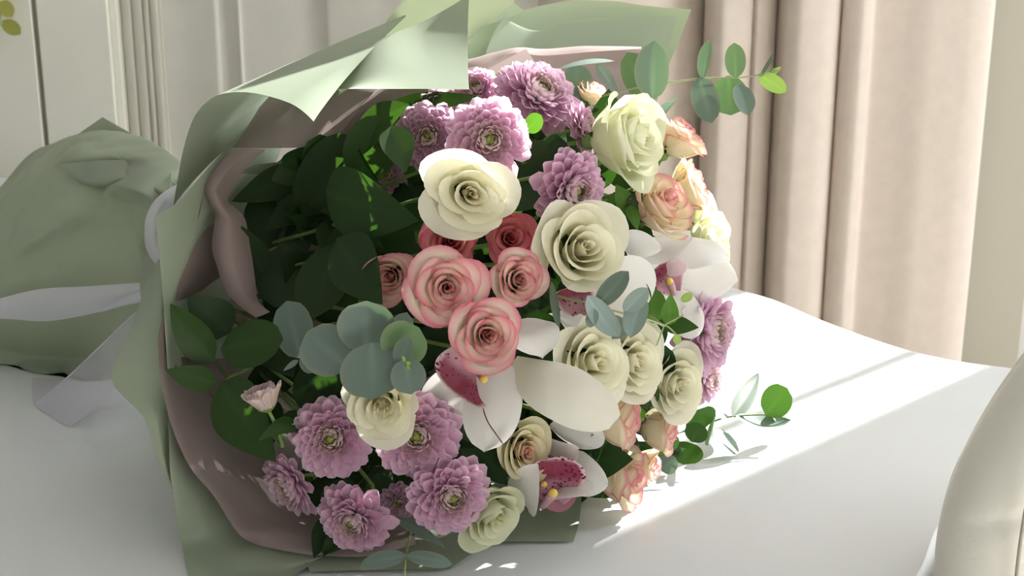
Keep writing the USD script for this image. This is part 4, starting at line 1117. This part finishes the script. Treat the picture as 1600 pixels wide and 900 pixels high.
s.leaf(T(1106, 696, .03), T(1118, 648, .04), 27, "mid", "oval", (-.7, 0, .6), fold=.2)
s.leaf(T(1072, 690, .03), T(1068, 726, .012), 57, "mid", "round", (-.1, .1, 1), fold=.15)
s.leaf(T(1080, 690, .035), T(1096, 662, .05), 37, "dark", "oval", (-.3, 0, 1))
s.leaf(T(1056, 715, .02), T(1032, 735, .006), 32, "grey", "round", (0, -.4, 1))
s.leaf(T(1052, 705, .03), T(1040, 680, .05), 32, "dark", "oval", (0, 0, 1))
s.leaf(T(1100, 670, .035), T(1090, 640, .06), 55, "dark", "round", (.2, 0, 1))

s = Sprig("eucalyptus_sprig", "eucalyptus sprig with paired narrow leaves hanging over the paper at the bottom edge", "leafy sprig", T(632, 875, .03), GE, 5)
s.stem([P(655, 800, 1.13), P(640, 840, 1.10), P(634, 872, 1.075), T(631, 925, .03)], .0012, .0009, "stem_pale")
s.leaf(P(636, 868, 1.075), P(563, 884, 1.065), 30, "grey", "oval", (-.1, -.55, .75), bend=-.06)
s.leaf(P(634, 868, 1.072), P(706, 882, 1.075), 26, "grey", "oval", (.1, -.55, .75), bend=-.05)
s.leaf(P(612, 808, 1.10), P(698, 858, 1.075), 22, "grey", "leaf", (.3, -.55, .7), bend=-.08)

# ------------------------------------------------------------------ broad green leaves
GL = "broad leaved green branches of the bouquet"
s = Sprig("leafy_branch", "branch of glossy leaves at the upper left, one glowing under the hanging paper corner", "leafy branch", P(560, 260, 1.2), GL, 11)
s.stem([NECK, P(420, 350, 1.32), P(520, 280, 1.24), P(600, 190, 1.17), P(635, 165, 1.15)], .002, .0012)
s.leaf(P(545, 225, 1.20), P(640, 163, 1.13), 84, "mid", "leaf", (-.1, -.45, 1), fold=-.12, bend=-.05)
s.leaf(P(560, 285, 1.17), P(600, 180, 1.155), 86, "mid", "oval", (-.15, .1, 1), fold=.1)
s.leaf(P(590, 178, 1.19), P(752, 152, 1.17), 50, "mid", "leaf", (0, -.55, .8), bend=-.04)
s.leaf(P(612, 196, 1.14), P(634, 270, 1.115), 54, "mid", "leaf", (.2, -.1, 1), fold=.12)
s.leaf(P(470, 350, 1.24), P(560, 215, 1.17), 110, "dark", "oval", (-.2, 0, 1), fold=.06)
s.leaf(P(520, 300, 1.24), P(500, 210, 1.20), 76, "dark", "oval", (-.1, 0, 1))
s.leaf(P(480, 262, 1.30), P(362, 315, 1.27), 56, "dark", "leaf", (0, -.2, 1), bend=.05)
s = Sprig("leafy_branch", "branch of wide dark leaves left of the pink roses, the lower leaf touching them", "leafy branch", P(520, 400, 1.2), GL, 12)
s.stem([NECK, P(400, 430, 1.30), P(480, 410, 1.22), P(535, 400, 1.17)], .002, .0012)
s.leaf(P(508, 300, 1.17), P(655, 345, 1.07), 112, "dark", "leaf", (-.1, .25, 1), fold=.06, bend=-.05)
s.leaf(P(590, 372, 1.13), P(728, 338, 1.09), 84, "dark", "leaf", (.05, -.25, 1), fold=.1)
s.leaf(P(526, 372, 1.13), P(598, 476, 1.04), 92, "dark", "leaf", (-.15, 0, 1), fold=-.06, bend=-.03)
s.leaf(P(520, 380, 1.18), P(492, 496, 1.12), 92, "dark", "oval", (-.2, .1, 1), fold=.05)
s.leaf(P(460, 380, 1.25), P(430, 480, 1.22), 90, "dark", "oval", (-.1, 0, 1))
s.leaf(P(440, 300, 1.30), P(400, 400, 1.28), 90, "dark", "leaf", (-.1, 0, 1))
s = Sprig("leafy_branch", "branch of curled green leaves against the tissue at the lower left", "leafy branch", P(355, 590, 1.16), GL, 13)
s.stem([P(470, 500, 1.3), P(400, 570, 1.20), P(358, 590, 1.15), P(350, 610, 1.14)], .0017, .001)
s.leaf(P(335, 565, 1.155), P(266, 474, 1.13), 58, "mid", "leaf", (.35, -.35, 1), fold=-.2, bend=.06)
s.leaf(P(360, 520, 1.20), P(292, 462, 1.18), 70, "dark", "leaf", (0, -.2, 1), bend=-.06)
s.leaf(P(345, 545, 1.13), P(442, 530, 1.09), 78, "mid", "oval", (.05, -.3, 1), fold=-.10, bend=-.04)
s.leaf(P(340, 598, 1.13), P(258, 578, 1.12), 42, "mid", "leaf", (-.05, -.3, 1), bend=.08)
s.leaf(P(344, 598, 1.12), P(432, 722, 1.065), 96, "mid", "leaf", (-.1, .05, 1), fold=.08, bend=-.04)
s.leaf(P(478, 672, 1.10), P(402, 690, 1.05), 40, "mid", "leaf", (-.05, -.5, .8), bend=-.2)
s.leaf(P(520, 560, 1.15), P(470, 640, 1.16), 70, "dark", "oval", (0, 0, 1))
s = Sprig("leafy_branch", "branch of small toothed dark leaves under the lowest chrysanthemum", "leafy branch", P(505, 830, 1.12), GL, 14)
s.stem([P(600, 720, 1.25), P(540, 780, 1.18), P(500, 830, 1.13)], .0016, .001)
s.leaf(P(520, 800, 1.14), P(490, 872, 1.11), 40, "dark", "leaf", (-.2, 0, 1), wave=.15)
s.leaf(P(530, 830, 1.14), P(508, 868, 1.10), 36, "dark", "leaf", (.1, 0, 1), wave=.15)
s.leaf(P(590, 740, 1.15), P(600, 800, 1.14), 50, "dark", "oval", (0, 0, 1))
s.leaf(P(560, 760, 1.17), P(500, 790, 1.15), 50, "dark", "oval", (0, 0, 1))
s.leaf(P(440, 650, 1.17), P(490, 680, 1.16), 40, "dark", "leaf", (0, 0, 1))
s = Sprig("leafy_branch", "small bright leaves and green buds between orchid and chrysanthemum at the right", "leafy branch", P(1035, 500, 1.1), GL, 15)
s.stem([P(950, 480, 1.18), P(1010, 490, 1.12), P(1038, 508, 1.09), P(1058, 525, 1.09)], .0012, .0007, "stem_pale")
s.stem([P(1038, 508, 1.09), P(1068, 492, 1.09)], .0008, .0006, "stem_pale", 6)
s.stem([P(1038, 508, 1.09), P(1026, 540, 1.09)], .0008, .0006, "stem_pale", 6)
s.leaf(P(1046, 508, 1.10), P(1048, 458, 1.09), 28, "bright", "leaf", (-.1, -.1, 1), fold=.2)
s.leaf(P(1036, 505, 1.11), P(1092, 512, 1.10), 32, "mid", "leaf", (0, -.4, 1))
s.leaf(P(1020, 505, 1.12), P(1022, 450, 1.11), 40, "bright", "oval", (-.2, 0, 1))
s.leaf(P(1014, 470, 1.10), P(994, 420, 1.07), 20, "mid", "leaf", (-.5, 0, .8))
s.leaf(P(1064, 470, 1.13), P(1082, 460, 1.13), 14, "limey", "round", (0, 0, 1))
s.leaf(P(1056, 522, 1.085), P(1060, 538, 1.085), 13, "limey", "round", (0, 0, 1))
s = Sprig("leafy_branch", "sunlit green leaves between the peach roses and the cream rose at the right", "leafy branch", P(985, 320, 1.15), GL, 16)
s.stem([P(880, 360, 1.25), P(950, 330, 1.18), P(985, 310, 1.14)], .0014, .0009)
s.leaf(P(985, 330, 1.15), P(962, 288, 1.13), 30, "bright", "leaf", (-.1, -.2, 1))
s.leaf(P(985, 335, 1.145), P(1002, 290, 1.14), 26, "mid", "leaf", (.3, -.2, 1))
s.leaf(P(985, 320, 1.14), P(996, 360, 1.12), 22, "bright", "leaf", (.2, .1, 1))
s.leaf(P(1000, 330, 1.16), P(1024, 352, 1.14), 26, "mid", "leaf", (.1, 0, 1))
s.leaf(P(960, 300, 1.17), P(985, 380, 1.15), 50, "dark", "oval", (0, 0, 1))
s = Sprig("leafy_branch", "dark leaves and one bright leaf in the gap between the upper chrysanthemums", "leafy branch", P(830, 220, 1.12), GL, 17)
s.stem([P(760, 330, 1.24), P(820, 250, 1.17), P(868, 205, 1.14)], .0016, .001)
s.leaf(P(822, 205, 1.10), P(846, 180, 1.09), 30, "bright", "oval", (.1, -.3, 1))
s.leaf(P(800, 300, 1.14), P(850, 220, 1.12), 70, "dark", "oval", (0, 0, 1))
s.leaf(P(850, 290, 1.14), P(870, 210, 1.15), 60, "dark", "oval", (0, 0, 1))
s.leaf(P(790, 300, 1.12), P(850, 320, 1.10), 50, "dark", "leaf", (0, -.2, 1))
s.leaf(P(760, 132, 1.22), P(780, 118, 1.21), 26, "bright", "oval", (0, -.3, 1))
s = Sprig("leafy_branch", "dark leaves right of the lowest middle chrysanthemum, with hidden leaves added to block the sun", "leafy branch", P(775, 735, 1.14), GL, 18)
s.stem([P(700, 650, 1.24), P(750, 700, 1.18), P(780, 745, 1.13)], .0016, .001)
s.leaf(P(745, 700, 1.13), P(792, 758, 1.09), 46, "dark", "leaf", (0, 0, 1), wave=.1)
s.leaf(P(720, 700, 1.13), P(760, 770, 1.11), 50, "dark", "oval", (0, 0, 1))
s.leaf(P(950, 700, 1.19), P(925, 660, 1.18), 40, "dark", "oval", (0, 0, 1))
s.leaf(P(1010, 640, 1.18), P(1022, 590, 1.15), 34, "mid", "leaf", (.2, 0, 1))
s.leaf(P(1020, 600, 1.19), P(1040, 540, 1.17), 50, "dark", "oval", (0, 0, 1))

for qx, qy, reach in ((840, 820, .15), (905, 792, .14), (800, 832, .17), (870, 806, .13), (760, 840, .2), (720, 872, .22), (820, 845, .17)):  # hidden leaves added across the sun rays to stop flecks on the table
    m_ = T(qx, qy, .005) + TO_SUN * reach
    up_ = np.cross(TO_SUN, RIGHT); up_ /= np.linalg.norm(up_)
    s.leaf(m_ + up_ * .022, m_ - up_ * .022, 62, "dark", "oval", (-.63, .636, .44))

# the greenery that fills the middle of the bouquet; last two branches added to block sun
rng = np.random.default_rng(5)
fill = [("dark filling foliage deep inside the upper left of the bouquet", (440, 620), (250, 420)), ("dark filling foliage deep inside the lower left of the bouquet", (400, 640), (420, 760)),
        ("dark filling foliage deep between the roses in the bouquet's middle", (620, 860), (240, 560)), ("dark filling foliage deep under the lower right flowers", (640, 1000), (520, 720)), ("dark filling foliage deep under the upper right flowers", (800, 980), (200, 480)), ("dark foliage added to block sun flecks, hidden behind the chrysanthemum turned right", (730, 930), (330, 470)), ("dark foliage added behind the row of cream roses to keep sun off the table", (800, 1015), (540, 740))]
for k, (lab, xr, yr) in enumerate(fill):
    s = Sprig("leafy_branch", lab, "leafy branch", P(np.mean(xr), np.mean(yr), 1.3), GL, 40 + k)
    s.stem([NECK + [0, 0, .01 * k], P(np.mean(xr) - 60, np.mean(yr), 1.34), P(np.mean(xr), np.mean(yr), 1.25)], .002, .001)
    for j in range(60 if k in (2, 5, 6) else 36):
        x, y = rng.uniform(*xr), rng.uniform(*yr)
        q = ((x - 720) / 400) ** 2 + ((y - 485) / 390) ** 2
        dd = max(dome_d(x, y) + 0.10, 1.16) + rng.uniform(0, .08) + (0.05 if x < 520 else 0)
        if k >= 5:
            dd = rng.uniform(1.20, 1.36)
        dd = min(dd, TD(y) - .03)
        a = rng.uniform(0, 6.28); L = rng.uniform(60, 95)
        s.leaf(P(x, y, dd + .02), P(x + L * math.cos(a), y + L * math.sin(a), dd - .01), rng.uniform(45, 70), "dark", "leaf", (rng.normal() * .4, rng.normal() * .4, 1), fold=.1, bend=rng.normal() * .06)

# small leaves and blossom of the out of focus plant at the upper left
rng = np.random.default_rng(8)
for k in range(16):
    y = -200 + k * 15.5
    x = -8 + 0.0006 * (y + 200) ** 2 * .35
    sd = 1 if k % 2 else -1
    b = P(x, y, 2.94)
    tp = P(x + sd * rng.uniform(18, 40), y + rng.uniform(6, 26), 2.93)
    v, f, U, Vv = patch(b, tp, 0.034, V3(0, -.2, 1), "oval", nu=5, nv=7, cup=.1)
    hp.part("leaf", (v, f), "leaf", np.broadcast_to(np.array((0.42, 0.40, 0.13)) * rng.uniform(.85, 1.1), (len(U), 3)))
